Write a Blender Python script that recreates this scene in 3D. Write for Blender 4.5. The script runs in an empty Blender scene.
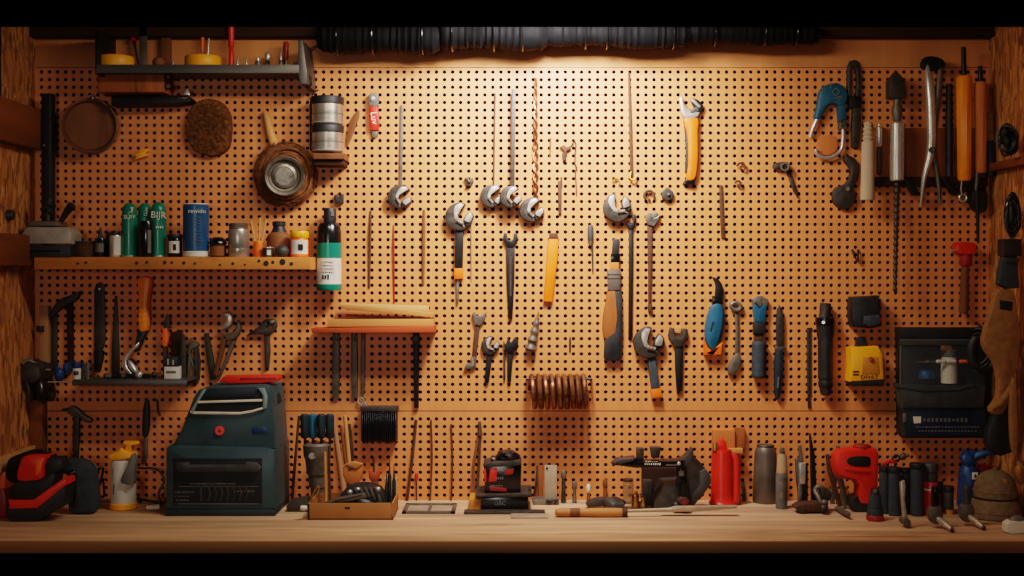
import bpy, bmesh, math, random
from mathutils import Vector, Matrix
R = math.radians
rnd = random.Random(7)
COL = bpy.context.scene.collection
# ------------------------------------------------------------------ camera model (1024 x 576)
F, CY, CZ, HY = 1260.0, -4.0, 1.63, 270.0
def S(Y): return (Y - CY) / F
def W(x, y, Y):
    s = S(Y); return Vector(((x - 512) * s, Y, CZ - (y - HY) * s))
BENCH = 0.90
def BY(y): return (CZ - BENCH) * F / (y - HY) + CY          # depth of a bench-top point seen at picture row y
# ------------------------------------------------------------------ materials
def lin(c):
    return tuple(((v / 255) / 12.92 if v / 255 <= .04045 else ((v / 255 + .055) / 1.055) ** 2.4) for v in c) + (1,)
MATS = {}
def M(key, rgb, rough=.5, metal=0., var=.25, scale=30., bump=.05, stretch=(1, 1, 1), spec=.5, rvar=.15, wear=None, wt=.62):
    m = bpy.data.materials.new(key); m.use_nodes = True
    nt = m.node_tree; b = nt.nodes['Principled BSDF']
    tc = nt.nodes.new('ShaderNodeTexCoord'); mp = nt.nodes.new('ShaderNodeMapping'); mp.inputs['Scale'].default_value = stretch
    nz = nt.nodes.new('ShaderNodeTexNoise'); nz.inputs['Scale'].default_value = scale; nz.inputs['Detail'].default_value = 6
    nt.links.new(tc.outputs['Object'], mp.inputs['Vector']); nt.links.new(mp.outputs[0], nz.inputs['Vector'])
    rp = nt.nodes.new('ShaderNodeValToRGB'); c = lin(rgb)
    rp.color_ramp.elements[0].position = .3; rp.color_ramp.elements[1].position = .7
    rp.color_ramp.elements[0].color = tuple(v * (1 - var) for v in c[:3]) + (1,)
    rp.color_ramp.elements[1].color = tuple(min(1, v * (1 + var)) for v in c[:3]) + (1,)
    nt.links.new(nz.outputs['Fac'], rp.inputs['Fac'])
    out = rp.outputs['Color']
    if wear:
        n2 = nt.nodes.new('ShaderNodeTexNoise'); n2.inputs['Scale'].default_value = scale * .45; n2.inputs['Detail'].default_value = 8; n2.inputs['Roughness'].default_value = .7
        nt.links.new(mp.outputs[0], n2.inputs['Vector'])
        r2 = nt.nodes.new('ShaderNodeValToRGB'); r2.color_ramp.elements[0].position = wt - .05; r2.color_ramp.elements[1].position = wt + .05
        nt.links.new(n2.outputs['Fac'], r2.inputs['Fac'])
        mx = nt.nodes.new('ShaderNodeMix'); mx.data_type = 'RGBA'
        nt.links.new(r2.outputs['Color'], mx.inputs[0]); nt.links.new(out, mx.inputs[6]); mx.inputs[7].default_value = lin(wear)
        out = mx.outputs[2]
    nt.links.new(out, b.inputs['Base Color'])
    mr = nt.nodes.new('ShaderNodeMapRange'); mr.inputs[3].default_value = max(.03, rough - rvar); mr.inputs[4].default_value = min(1, rough + rvar)
    nt.links.new(nz.outputs['Fac'], mr.inputs[0]); nt.links.new(mr.outputs[0], b.inputs['Roughness'])
    b.inputs['Metallic'].default_value = metal; b.inputs['Specular IOR Level'].default_value = spec
    if bump:
        bp = nt.nodes.new('ShaderNodeBump'); bp.inputs['Strength'].default_value = bump; bp.inputs['Distance'].default_value = .01
        nt.links.new(nz.outputs['Fac'], bp.inputs['Height']); nt.links.new(bp.outputs[0], b.inputs['Normal'])
    MATS[key] = m; return m
def glassy(key, rgb, alpha=.3, rough=.12):
    m = M(key, rgb, rough, 0, .1, 20, 0); m.node_tree.nodes['Principled BSDF'].inputs['Alpha'].default_value = alpha; return m
def osb(key, a, b_, c):
    m = M(key, a, .75, 0, .3, 6, .1, (1, 1, 1)); nt = m.node_tree; b = nt.nodes['Principled BSDF']
    tc = nt.nodes['Texture Coordinate']
    mp = nt.nodes.new('ShaderNodeMapping'); mp.inputs['Scale'].default_value = (80, 80, 26); mp.inputs['Rotation'].default_value = (.5, .2, .3)
    nt.links.new(tc.outputs['Object'], mp.inputs['Vector'])
    nz = nt.nodes.new('ShaderNodeTexNoise'); nz.inputs['Scale'].default_value = .6; nz.inputs['Detail'].default_value = 3
    nt.links.new(mp.outputs[0], nz.inputs['Vector'])
    ad = nt.nodes.new('ShaderNodeVectorMath'); ad.operation = 'MULTIPLY_ADD'; ad.inputs[1].default_value = (2.2, 2.2, 2.2)
    nt.links.new(nz.outputs['Color'], ad.inputs[0]); nt.links.new(mp.outputs[0], ad.inputs[2])
    vo = nt.nodes.new('ShaderNodeTexVoronoi'); vo.inputs['Scale'].default_value = 1.; nt.links.new(ad.outputs[0], vo.inputs['Vector'])
    rp = nt.nodes.new('ShaderNodeValToRGB'); rp.color_ramp.elements[0].color = lin(b_); rp.color_ramp.elements[1].color = lin(c); e = rp.color_ramp.elements.new(.5); e.color = lin(a)
    sp = nt.nodes.new('ShaderNodeSeparateColor'); nt.links.new(vo.outputs['Color'], sp.inputs[0]); nt.links.new(sp.outputs[0], rp.inputs['Fac'])
    nt.links.new(rp.outputs['Color'], b.inputs['Base Color']); return m
# rooms
M('peg', (218, 134, 74), .5, 0, .07, 60, .02, (1, 1, .15), .5)
M('strip', (208, 136, 80), .55, 0, .14, 9, .02, (1, 1, .12), .4)
M('dark', (9, 8, 7), .9, 0, .2, 20, 0, spec=.05)
M('darkwood', (60, 36, 20), .7, 0, .35, 14, .1, (.15, 1, 1), .2)
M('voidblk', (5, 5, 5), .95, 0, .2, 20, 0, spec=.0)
osb('osb', (176, 112, 56), (130, 78, 36), (206, 146, 84))
M('beam', (128, 74, 36), .7, 0, .3, 10, .1, (1, .12, 1), .2)
M('conc', (60, 55, 50), .85, 0, .3, 12, .1)
M('benchtop', (200, 162, 126), .55, 0, .3, 16, .05, (.12, 1.2, 1), .3, wear=(160, 118, 82), wt=.6)
M('benchedge', (150, 104, 66), .6, 0, .25, 8, .05, (.12, 1, 1.5), .25)
M('woodshelf', (190, 120, 56), .6, 0, .25, 14, .15, (.25, 1, 1), .3, wear=(70, 34, 12), wt=.66)
M('wood', (196, 138, 80), .6, 0, .25, 22, .08, (1, 1, .15), .3)
M('woodx', (192, 128, 70), .6, 0, .25, 22, .08, (.12, 1, 1), .3)
M('paleply', (204, 154, 100), .6, 0, .15, 22, .05, (.12, 1, 1), .3)
M('handlewood', (156, 88, 42), .6, 0, .3, 22, .08, (1, 1, .15), .25, wear=(96, 52, 24), wt=.6)
M('orangewood', (200, 116, 58), .6, 0, .15, 22, .05, (1, 1, .15), .25)
M('palewood', (200, 178, 148), .65, 0, .15, 25, .05, (1, 1, .1), .25)
M('redwood', (176, 76, 40), .55, 0, .25, 18, .06, (.1, 1, 1), .3)
M('brownwood', (120, 74, 42), .65, 0, .3, 20, .08, (1, 1, .15), .25)
M('dowel', (168, 122, 84), .6, 0, .2, 25, .05, (1, 1, .1), .3)
M('cork', (150, 106, 62), .9, 0, .35, 60, .4)
M('card', (168, 116, 68), .8, 0, .12, 12, .03, (1, 1, .3), .15)
# metals
M('steel', (132, 124, 112), .36, .6, .35, 45, .06, wear=(52, 40, 32), wt=.56)
M('chrome', (200, 194, 184), .28, .6, .06, 14, .0)
M('tin', (176, 168, 156), .3, .7, .12, 20, .02, (.3, .3, 2))
M('steeld', (104, 94, 82), .48, .3, .3, 40, .08, wear=(80, 52, 34), wt=.62)
M('iron', (62, 54, 46), .5, .25, .35, 45, .1, wear=(92, 72, 54), wt=.64)
M('blacksteel', (21, 18, 16), .5, .2, .3, 40, .06, wear=(58, 50, 42), wt=.7)
M('rust', (88, 56, 36), .75, .35, .35, 55, .2, wear=(70, 42, 28), wt=.6)
M('copper', (164, 100, 66), .34, .8, .3, 45, .05, wear=(84, 44, 28), wt=.6)
M('bronze', (140, 92, 60), .36, .7, .35, 45, .08, wear=(70, 42, 26), wt=.58)
M('jawplate', (196, 186, 170), .34, .55, .25, 50, .04, wear=(90, 76, 62), wt=.66)
M('palemetal', (182, 162, 136), .5, .4, .15, 25, .03)
M('brass', (190, 150, 74), .35, .8, .2, 40, .04)
M('rail', (96, 92, 88), .45, .55, .2, 20, .03, (.2, 1, 1))
M('greymetal', (108, 96, 84), .5, .5, .25, 18, .05)
# plastics, rubber, cloth, paint
M('black', (34, 32, 31), .5, 0, .25, 30, .05)
M('rubber', (58, 64, 68), .7, 0, .25, 50, .12, spec=.3)
M('hoseblk', (10, 10, 11), .75, 0, .3, 30, .1, spec=.15)
M('gloss', (20, 19, 19), .22, 0, .2, 20, .02)
M('presspl', (158, 150, 138), .45, .2, .15, 25, .03)
M('greypl', (104, 100, 94), .5, 0, .2, 25, .03)
M('dgrey', (62, 60, 57), .55, 0, .25, 30, .05)
M('tealpale', (128, 146, 146), .5, 0, .1, 20, .02)
M('teal', (50, 74, 78), .42, 0, .16, 16, .02)
M('tealdk', (26, 40, 46), .5, 0, .2, 20, .02)
M('tealtool', (28, 84, 108), .42, 0, .15, 30, .03)
M('green', (16, 118, 96), .32, 0, .12, 20, .01)
M('blue', (28, 80, 124), .35, 0, .12, 20, .01)
M('bluedk', (24, 62, 112), .45, 0, .2, 24, .03)
M('labelblue', (22, 36, 58), .45, 0, .4, 16, .02)
M('red', (214, 44, 22), .38, 0, .12, 18, .02)
M('redd', (150, 30, 22), .45, 0, .2, 20, .03)
M('orange', (246, 108, 20), .42, 0, .12, 20, .03)
M('amberhot', (248, 112, 4), .45, 0, .1, 20, .02)
M('amber', (246, 140, 14), .42, 0, .1, 20, .02)
M('yellow', (250, 166, 20), .42, 0, .1, 20, .02)
M('mustard', (196, 126, 40), .5, 0, .2, 24, .03)
M('cream', (226, 214, 192), .5, 0, .1, 20, .02)
M('white', (212, 206, 194), .5, 0, .12, 20, .02)
M('tan', (172, 142, 106), .85, 0, .15, 40, .15, spec=.1)
M('canvas', (150, 108, 66), .9, 0, .2, 60, .15, spec=.1)
M('khaki', (122, 102, 78), .92, 0, .2, 60, .2, spec=.1)
M('bristle', (110, 70, 38), .9, 0, .5, 90, .5, spec=.15)
M('twine', (116, 74, 44), .9, 0, .45, 70, .4, spec=.15)
M('ink', (225, 222, 210), .6, 0, .05, 10, 0)
M('inkblk', (20, 20, 20), .6, 0, .05, 10, 0)
glassy('clear', (120, 126, 128), .1)
glassy('clearjar', (150, 120, 90), .45)
# ------------------------------------------------------------------ geometry: a Geo is (verts, faces) in world space
class Geo:
    def __init__(s, v=None, f=None): s.v = v or []; s.f = f or []
    def __add__(a, b):
        n = len(a.v); return Geo(a.v + b.v, a.f + [tuple(i + n for i in q) for q in b.f])
    def xf(s, m): return Geo([m @ v for v in s.v], s.f)
    def mv(s, x, y, z): d = Vector((x, y, z)); return Geo([v + d for v in s.v], s.f)
    def rot(s, ang, axis, piv):                               # degrees about an axis through piv
        m = Matrix.Translation(piv) @ Matrix.Rotation(R(ang), 4, axis) @ Matrix.Translation(-piv); return s.xf(m)
def smooth(pts, n=4, closed=True):
    out = []; L = len(pts)
    for i in range(L if closed else L - 1):
        g = lambda k: Vector(pts[k % L]) if closed else Vector(pts[max(0, min(L - 1, k))])
        p0, p1, p2, p3 = g(i - 1), g(i), g(i + 1), g(i + 2)
        for k in range(n):
            t = k / n
            out.append(tuple(.5 * (2 * p1 + (p2 - p0) * t + (2 * p0 - 5 * p1 + 4 * p2 - p3) * t * t + (3 * p1 - p0 - 3 * p2 + p3) * t ** 3)))
    if not closed: out.append(tuple(pts[-1]))
    return out
def ext(pts, Y, th, bev=0., sm=0, seg=2):
    """picture outline pts standing at depth Y, th metres thick going back, front edge rounded by bev pixels"""
    if sm: pts = smooth(pts, sm)
    bm = bmesh.new(); vs = [bm.verts.new(W(p[0], p[1], Y)) for p in pts]
    f = bm.faces.new(vs); f.normal_update()
    if f.normal.y > 0: f.normal_flip(); f.normal_update()
    r = bmesh.ops.extrude_face_region(bm, geom=[f])
    nv = [e for e in r['geom'] if isinstance(e, bmesh.types.BMVert)]
    bmesh.ops.translate(bm, verts=nv, vec=(0, th, 0))
    bmesh.ops.recalc_face_normals(bm, faces=bm.faces)
    if bev:
        es = [e for e in bm.edges if all(abs(v.co.y - Y) < 1e-6 for v in e.verts)]
        bmesh.ops.bevel(bm, geom=es, offset=bev * S(Y), segments=seg, profile=.5, affect='EDGES', clamp_overlap=True)
    bm.verts.index_update()
    g = Geo([v.co.copy() for v in bm.verts], [tuple(v.index for v in q.verts) for q in bm.faces]); bm.free(); return g
def hang(pts, th=.012, bev=1., sm=0, off=0.): return ext(pts, -th - off, th + .001, bev, sm)   # flat against the board
def rect(x0, y0, x1, y1, rot=0.):
    c = ((x0 + x1) / 2, (y0 + y1) / 2); a = R(rot); o = []
    for x, y in ((x0, y0), (x1, y0), (x1, y1), (x0, y1)):
        dx, dy = x - c[0], y - c[1]; o.append((c[0] + dx * math.cos(a) - dy * math.sin(a), c[1] + dx * math.sin(a) + dy * math.cos(a)))
    return o
def box(x0, y0, x1, y1, Y, th, bev=.8, rot=0.):
    p = rect(x0, y0, x1, y1, rot); s = S(Y)
    bm = bmesh.new(); vs = [bm.verts.new(W(q[0], q[1], Y)) for q in p] + [bm.verts.new(W(q[0], q[1], Y) + Vector((0, th, 0))) for q in p]
    for q in ((0, 1, 2, 3), (7, 6, 5, 4), (0, 4, 5, 1), (1, 5, 6, 2), (2, 6, 7, 3), (3, 7, 4, 0)): bm.faces.new([vs[i] for i in q])
    bmesh.ops.recalc_face_normals(bm, faces=bm.faces)
    if bev: bmesh.ops.bevel(bm, geom=bm.edges[:], offset=min(bev * s, th * .45), segments=2, profile=.5, affect='EDGES', clamp_overlap=True)
    bm.verts.index_update()
    g = Geo([v.co.copy() for v in bm.verts], [tuple(v.index for v in q.verts) for q in bm.faces]); bm.free(); return g
def wbox(x0, x1, y0, y1, z0, z1, bev=0.):                      # world box
    bm = bmesh.new(); bmesh.ops.create_cube(bm, size=1)
    for v in bm.verts: v.co = Vector(((x0 + x1) / 2 + v.co.x * (x1 - x0), (y0 + y1) / 2 + v.co.y * (y1 - y0), (z0 + z1) / 2 + v.co.z * (z1 - z0)))
    if bev: bmesh.ops.bevel(bm, geom=bm.edges[:], offset=bev, segments=2, profile=.5, affect='EDGES')
    bm.verts.index_update()
    g = Geo([v.co.copy() for v in bm.verts], [tuple(v.index for v in q.verts) for q in bm.faces]); bm.free(); return g
def sweep(P, rad, seg=10, flat=1.):
    n = len(P); up = None; g = Geo()
    for i in range(n):
        t = (P[min(i + 1, n - 1)] - P[max(i - 1, 0)]).normalized()
        if up is None:
            up = t.orthogonal().normalized()
        else:
            up = (up - t * up.dot(t)).normalized()
        sd = t.cross(up)
        for k in range(seg):
            a = 2 * math.pi * k / seg; g.v.append(P[i] + (up * math.cos(a) * flat + sd * math.sin(a)) * rad[i])
    for i in range(n - 1):
        for k in range(seg):
            a, b = i * seg + k, i * seg + (k + 1) % seg; g.f.append((a, b, b + seg, a + seg))
    g.f.append(tuple(range(seg))[::-1]); g.f.append(tuple((n - 1) * seg + k for k in range(seg))); return g
def tube(pts, r, Y=-.01, seg=10, sm=0):
    """pts (x, y[, Y]) in picture units, r pixels (one, or one per point)"""
    if not isinstance(r, (list, tuple)): r = [r] * len(pts)
    q = [(p[0], p[1], p[2] if len(p) > 2 else Y, rr) for p, rr in zip(pts, r)]
    if sm: q = smooth([Vector(a) for a in q], sm, False)
    return sweep([W(a[0], a[1], a[2]) for a in q], [max(a[3], .05) * S(a[2]) for a in q], seg)
def rev(p0, p1, prof, seg=24):
    """solid of revolution from p0 to p1 (x, y, Y); prof = (share of the length, radius in pixels)"""
    a, b = W(*p0), W(*p1); s = S((p0[2] + p1[2]) / 2); t = (b - a).normalized(); u = t.orthogonal().normalized(); w = t.cross(u); g = Geo(); n = len(prof)
    for k, r in prof:
        c = a.lerp(b, k)
        for i in range(seg):
            an = 2 * math.pi * i / seg; g.v.append(c + (u * math.cos(an) + w * math.sin(an)) * max(r, .02) * s)
    for j in range(n - 1):
        for i in range(seg):
            x, y = j * seg + i, j * seg + (i + 1) % seg; g.f.append((x, y, y + seg, x + seg))
    g.f.append(tuple(range(seg))[::-1]); g.f.append(tuple((n - 1) * seg + i for i in range(seg))); return g
def can(x, y0, y1, r, Y, prof=None, seg=28):                  # upright, top y0, bottom y1
    h = y1 - y0; e = .9 / h
    return rev((x, y1, Y), (x, y0, Y), prof or [(0, r * .94), (e, r), (1 - e, r), (1, r * .94)], seg)
def band(x, y0, y1, r, Y, a0=-80, a1=80, seg=16):             # label wrapped on an upright cylinder, 0 = facing -Y
    c, s = W(x, (y0 + y1) / 2, Y), S(Y); g = Geo(); h = (y1 - y0) * s / 2
    for k, rr in ((1, r), (-1, r), (-1, r - .5), (1, r - .5)):
        for i in range(seg + 1):
            a = R(a0 + (a1 - a0) * i / seg); g.v.append(c + Vector((math.sin(a) * rr * s, -math.cos(a) * rr * s, k * h)))
    n = seg + 1
    for j in range(4):
        for i in range(seg): A, B = j * n + i, ((j + 1) % 4) * n + i; g.f.append((A, A + 1, B + 1, B))
    g.f.append((0, n, 2 * n, 3 * n)); g.f.append((seg, 3 * n + seg, 2 * n + seg, n + seg)); return g
def ell(x, y, Y, rx, ry, rz, seg=28, rings=16, fn=None):      # radii in pixels: across, deep, high
    c, s = W(x, y, Y), S(Y); g = Geo([], [])
    for j in range(rings + 1):
        th = math.pi * (j + .001) / (rings + .002)
        for i in range(seg):
            a = 2 * math.pi * i / seg; d = Vector((math.sin(th) * math.cos(a), math.sin(th) * math.sin(a), math.cos(th)))
            k = fn(d) if fn else 1.
            g.v.append(c + Vector((d.x * rx, d.y * ry, d.z * rz)) * s * k)
    for j in range(rings):
        for i in range(seg): A, B = j * seg + i, j * seg + (i + 1) % seg; g.f.append((A, A + seg, B + seg, B))
    return g
def torus(x, y, Y, R_, r, axis='Y', n=28, seg=10, arc=(0, 360), sq=1.):
    c, s = W(x, y, Y), S(Y); P = []
    full = arc[1] - arc[0] >= 359
    for i in range(n + (1 if not full else 0)):
        a = R(arc[0] + (arc[1] - arc[0]) * i / n); q = {'Y': Vector((math.cos(a), 0, math.sin(a) * sq)), 'Z': Vector((math.cos(a), math.sin(a), 0)), 'X': Vector((0, math.cos(a), math.sin(a)))}[axis]
        P.append(c + q * R_ * s)
    if full: P.append(P[0].copy())
    g = sweep(P, [r * s] * len(P), seg); return g
def txt(t, x, y, h, Y, rot=0, spin=0):
    cu = bpy.data.curves.new('t', 'FONT'); cu.body = t; cu.size = h * S(Y) * 1.35; cu.align_x = 'CENTER'; cu.align_y = 'CENTER'; cu.extrude = .0003; cu.resolution_u = 2
    o = bpy.data.objects.new('t', cu); COL.objects.link(o); dg = bpy.context.evaluated_depsgraph_get(); me = o.evaluated_get(dg).to_mesh()
    m = Matrix.Translation(W(x, y, Y)) @ Matrix.Rotation(R(spin), 4, 'Z') @ Matrix.Rotation(R(90), 4, 'X') @ Matrix.Rotation(R(-rot), 4, 'Z')
    g = Geo([m @ v.co for v in me.vertices], [tuple(p.vertices) for p in me.polygons])
    o.evaluated_get(dg).to_mesh_clear(); bpy.data.objects.remove(o); bpy.data.curves.remove(cu); return g
def scribble(x, y, w, h, Y, n=5):                             # unreadable printed line: small strokes
    g = Geo(); k = w / n
    for i in range(n):
        x0 = x - w / 2 + k * i; hh = h * rnd.uniform(.55, 1)
        g = g + ext([(x0, y - hh / 2), (x0 + k * .62, y - hh / 2), (x0 + k * .62, y + hh / 2), (x0, y + hh / 2)], Y, .0004)
    return g
# ------------------------------------------------------------------ objects
def link(name, geo, mat, parent, origin, sharp=38):
    me = bpy.data.meshes.new(name); me.from_pydata([tuple(v - origin) for v in geo.v], [], geo.f); me.update()
    bm = bmesh.new(); bm.from_mesh(me); bmesh.ops.recalc_face_normals(bm, faces=bm.faces); bm.to_mesh(me); bm.free()
    me.polygons.foreach_set('use_smooth', [True] * len(me.polygons)); me.set_sharp_from_angle(angle=R(sharp))
    me.materials.append(MATS[mat]); o = bpy.data.objects.new(name, me); COL.objects.link(o)
    if parent: o.parent = parent
    else: o.location = origin
    return o
def P(name, geo, mat, sub=(), label=None): return dict(n=name, g=geo, m=mat, s=list(sub), l=label)
def flat(parts):
    for p in parts:
        yield p
        yield from flat(p['s'])
def T(name, label, cat, parts, rest=None, group=None, kind=None, pushy=None):
    if isinstance(parts, dict): parts = [parts]
    vs = [v for p in flat(parts) for v in p['g'].v]
    lo = Vector([min(v[i] for v in vs) for i in range(3)]); hi = Vector([max(v[i] for v in vs) for i in range(3)])
    dz = (rest - lo.z) if rest is not None else 0.
    if dz:
        for p in flat(parts): p['g'] = p['g'].mv(0, 0, dz)
    org = Vector(((lo.x + hi.x) / 2, (lo.y + hi.y) / 2, lo.z + dz))
    if len(parts) == 1 and not parts[0]['s']:
        root = link(name, parts[0]['g'], parts[0]['m'], None, org)
    else:
        root = bpy.data.objects.new(name, None); root.empty_display_size = .05; COL.objects.link(root); root.location = org
        def rec(ps, par):
            for p in ps:
                o = link(p['n'], p['g'], p['m'], par, org)
                if p['l']: o['label'] = p['l']
                rec(p['s'], o)
        rec(parts, root)
    root['label'] = label; root['category'] = cat
    if group: root['group'] = group
    if kind: root['kind'] = kind
    return root
def copytree(o, parent=None):
    c = o.copy(); COL.objects.link(c); c.parent = parent
    for ch in list(o.children): copytree(ch, c)
    return c
def again(o, d, label, s=1.):                                  # a repeat of a thing moved by d
    c = copytree(o); c.location = o.location + Vector(d); c.scale = (s, s, s); c['label'] = label; return c
def struct(name, geo, mat):
    vs = geo.v; o = link(name, geo, mat, None, Vector((0, 0, 0))); o['kind'] = 'structure'; return o
# ================================================================== THE SETTING
XW = 1.514
def pegboard():
    g = Geo(); px, py = 8.06, 7.62; T_ = .005
    rows = [72 + py * k for k in range(45) if 72 + py * k < 407] + [419 + py * k for k in range(11) if 419 + py * k < 499]
    cols = [41.5 + px * k for k in range(118) if 41.5 + px * k < 988]
    def cell(x0, x1, y0, y1, cx, cy, r):
        n = len(g.v); ring = []
        outer = [(x0, y0), (cx, y0), (x1, y0), (x1, cy), (x1, y1), (cx, y1), (x0, y1), (x0, cy)]
        for i, (ox, oy) in enumerate(outer): g.v.append(W(ox, oy, 0))
        for i, (ux, uy) in enumerate([(-.7071, -.7071), (0, -1), (.7071, -.7071), (1, 0), (.7071, .7071), (0, 1), (-.7071, .7071), (-1, 0)]):
            g.v.append(W(cx + ux * r, cy + uy * r, 0))
        for i in range(8): g.v.append(g.v[n + 8 + i] + Vector((0, T_, 0)))
        for i in range(8):
            j = (i + 1) % 8
            g.f.append((n + i, n + j, n + 8 + j, n + 8 + i)); g.f.append((n + 8 + i, n + 8 + j, n + 16 + j, n + 16 + i))
    for ri, y in enumerate(rows):
        y0 = 68 if ri == 0 else (411.4 if y == 419 else y - py / 2)
        if y != 419 and ri: y0 = (rows[ri - 1] + y) / 2
        last = [q for q in rows if q < 411][-1]
        y1 = 410.6 if y == last else (501 if ri == len(rows) - 1 else y + py / 2)
        for ci, x in enumerate(cols):
            x0 = 35 if ci == 0 else x - px / 2; x1 = 989 if ci == len(cols) - 1 else x + px / 2
            cell(x0, x1, y0, y1, x, y, 1.9)
    return g
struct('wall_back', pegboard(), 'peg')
struct('wall_back_dark_sheet', wbox(-XW - .1, XW + .1, .03, .06, 0, 2.75), 'voidblk')  # black sheet painted in for the dark behind the holes
struct('trim_1', ext(rect(35, 24, 989, 67.4), -.002, .008), 'strip')                       # plain wood above the holes
struct('trim_2', wbox(-XW, XW, -.05, -.003, W(0, 36, -.05).z, 2.6), 'darkwood')              # dark rail along the top of the wall
struct('wall_left', wbox(-XW - .03, -XW, -1.15, .03, 0, 2.75), 'osb')
struct('wall_right', wbox(XW, XW + .03, -1.15, .03, 0, 2.75), 'osb')
struct('floor', wbox(-4, 4, -5, .06, -.05, 0), 'conc')
struct('ceiling', wbox(-XW - .03, XW + .03, -1.15, .06, 2.62, 2.75), 'darkwood')
HB = W(0, 27, -1.0).z
struct('trim_3', wbox(-2.6, 2.6, -1.05, -1.0, HB, 2.75), 'voidblk')                          # added black header: makes the black band on top, hides the lamps
struct('trim_4', wbox(-XW - .3, -XW - .0301, -1.15, -.9, 0, 2.75), 'voidblk')
struct('trim_5', wbox(XW + .0301, XW + .3, -1.15, -.9, 0, 2.75), 'voidblk')
zz = lambda y, Y: W(0, y, Y).z
struct('trim_6', wbox(-XW, -XW + .045, -1.0, -.06, zz(150, -.06), zz(110, -.06), .004), 'beam')   # beams along the wooden side wall
struct('trim_7', wbox(-XW, -XW + .05, -1.0, -.16, zz(266, -.06), zz(236, -.06), .004), 'beam')
struct('trim_8', wbox(-XW, -XW + .02, -1.0, -.02, zz(460, -.06), zz(446, -.06), .002), 'paleply')
struct('trim_9', wbox(-XW, -XW + .04, -.05, -.001, zz(470, -.05), zz(394, -.05), .003), 'beam')
struct('trim_10', wbox(XW - .03, XW, -.9, -.02, zz(172, -.06), zz(164, -.06), .002), 'beam')
# the workbench
T('workbench', 'long wooden workbench with a pale worn top spanning the alcove', 'workbench', [
    P('bench_top', wbox(-XW + .001, XW - .001, -.600, -.001, BENCH - .03, BENCH, .002), 'benchtop'),
    P('front_edge', wbox(-XW + .001, XW - .001, -.612, -.6001, BENCH - .032, BENCH - .0005, .002), 'benchedge'),
    P('base_shade', wbox(-XW + .001, XW - .001, -.54, -.02, 0, BENCH - .031), 'voidblk')])  # black block painted in for the shade under the bench
# ================================================================== REUSABLE TOOLS
def fr(hx, hy, s, ang):
    a = R(ang); d = (math.sin(a), -math.cos(a)); r = (math.cos(a), math.sin(a))
    return lambda u, v: (hx + s * (u * r[0] + v * d[0]), hy + s * (u * r[1] + v * d[1]))
HEADF = [(-.16, .6), (-.42, .5), (-.62, .12), (-.58, -.26), (-.3, -.56), (.1, -.62), (.44, -.4), (.52, -.17), (.24, -.1), (.04, -.13), (-.11, .0), (-.17, .3)]
HEADS = [(.2, .52), (.46, .44), (.6, .1), (.5, -.12), (.22, -.04), (.14, .2)]
def wrench_parts(hx, hy, s, ang, hl=0, w0=6, w1=5, hm='iron', gm='steeld', th=.02, off=0., flip=1, tip=None, ha=None):
    L = fr(hx, hy, s, ang); q = lambda pts: [L(u * flip, v) for u, v in pts]
    lip = lambda pts: ext(q(pts), -th - off - .0025, .006, .35)  # pale plates put in as highlights along the jaw edges
    ps = [P('fixed_jaw', hang(q(smooth(HEADF, 2)), th, 1.3, 0, off), hm, [P('lip_highlight', lip([(-.2, .54), (-.38, .46), (-.46, .24), (-.36, .02), (-.14, -.2), (.2, -.24), (.42, -.2), (.34, -.12), (.04, -.13), (-.11, .0), (-.17, .3)]), 'jawplate')]),
          P('sliding_jaw', hang(q(HEADS), th * .9, 1., 0, off), hm, [P('lip_highlight', lip([(.22, .48), (.42, .4), (.5, .12), (.38, .04), (.24, .02), (.18, .2)]), 'jawplate')])]
    a, b = L(.0 * flip, -.2), L(.34 * flip, -.13); Yk = -th - off
    ps.append(P('adjusting_screw', rev((a[0], a[1], Yk), (b[0], b[1], Yk), [(0, s * .09), (.1, s * .11), (.3, s * .09), (.5, s * .11), (.7, s * .09), (.9, s * .11), (1, s * .08)], 10), 'steeld'))
    if hl:
        L = fr(hx, hy, s, ang if ha is None else ha); q = lambda pts: [L(u, v) for u, v in pts]
        k = 1 / s; t0 = -.5; t1 = t0 - hl * k
        ps.append(P('handle', hang(q([(-w0 * k / 2, t0 + .1), (w0 * k / 2, t0 + .1), (w1 * k / 2, t1 + 1.5 * k), (w1 * k / 4, t1), (-w1 * k / 4, t1), (-w1 * k / 2, t1 + 1.5 * k)]), th * .7, 1.2, 0, off), gm))
        if tip: ps.append(P('handle_end', hang(q([(-w1 * k * .62, t1 + tip[1] * k), (w1 * k * .62, t1 + tip[1] * k), (w1 * k * .6, t1 - 1 * k), (-w1 * k * .6, t1 - 1 * k)]), th * .8, 1., 0, off), tip[0]))
    return ps
def spanner_pts(hx, hy, s, ang):                                # open end
    L = fr(hx, hy, s, ang)
    return [L(u, v) for u, v in [(-.5, .55), (-.26, .5), (-.22, .05), (0, -.06), (.22, .05), (.26, .5), (.5, .5), (.58, .05), (.34, -.4), (.2, -.6), (-.2, -.6), (-.36, -.4), (-.6, .05)]]
def bar(pts, w, th=.01, off=0., bev=.8):                        # flat bar along a polyline, width list
    n = len(pts); w = w if isinstance(w, (list, tuple)) else [w] * n; A, B = [], []
    for i in range(n):
        a = Vector(pts[max(0, i - 1)]); b = Vector(pts[min(n - 1, i + 1)]); d = (b - a).normalized(); k = Vector((-d.y, d.x)) * w[i] / 2
        A.append(tuple(Vector(pts[i]) + k)); B.append(tuple(Vector(pts[i]) - k))
    return hang(A + B[::-1], th, bev, 0, off)
def rod(x0, y0, x1, y1, r, Y=-.006, seg=8): return tube([(x0, y0), (x1, y1)], r, Y, seg)
TW = lambda name, label, ps, cat='wrench', **k: T(name, label, cat, ps, **k)
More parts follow.
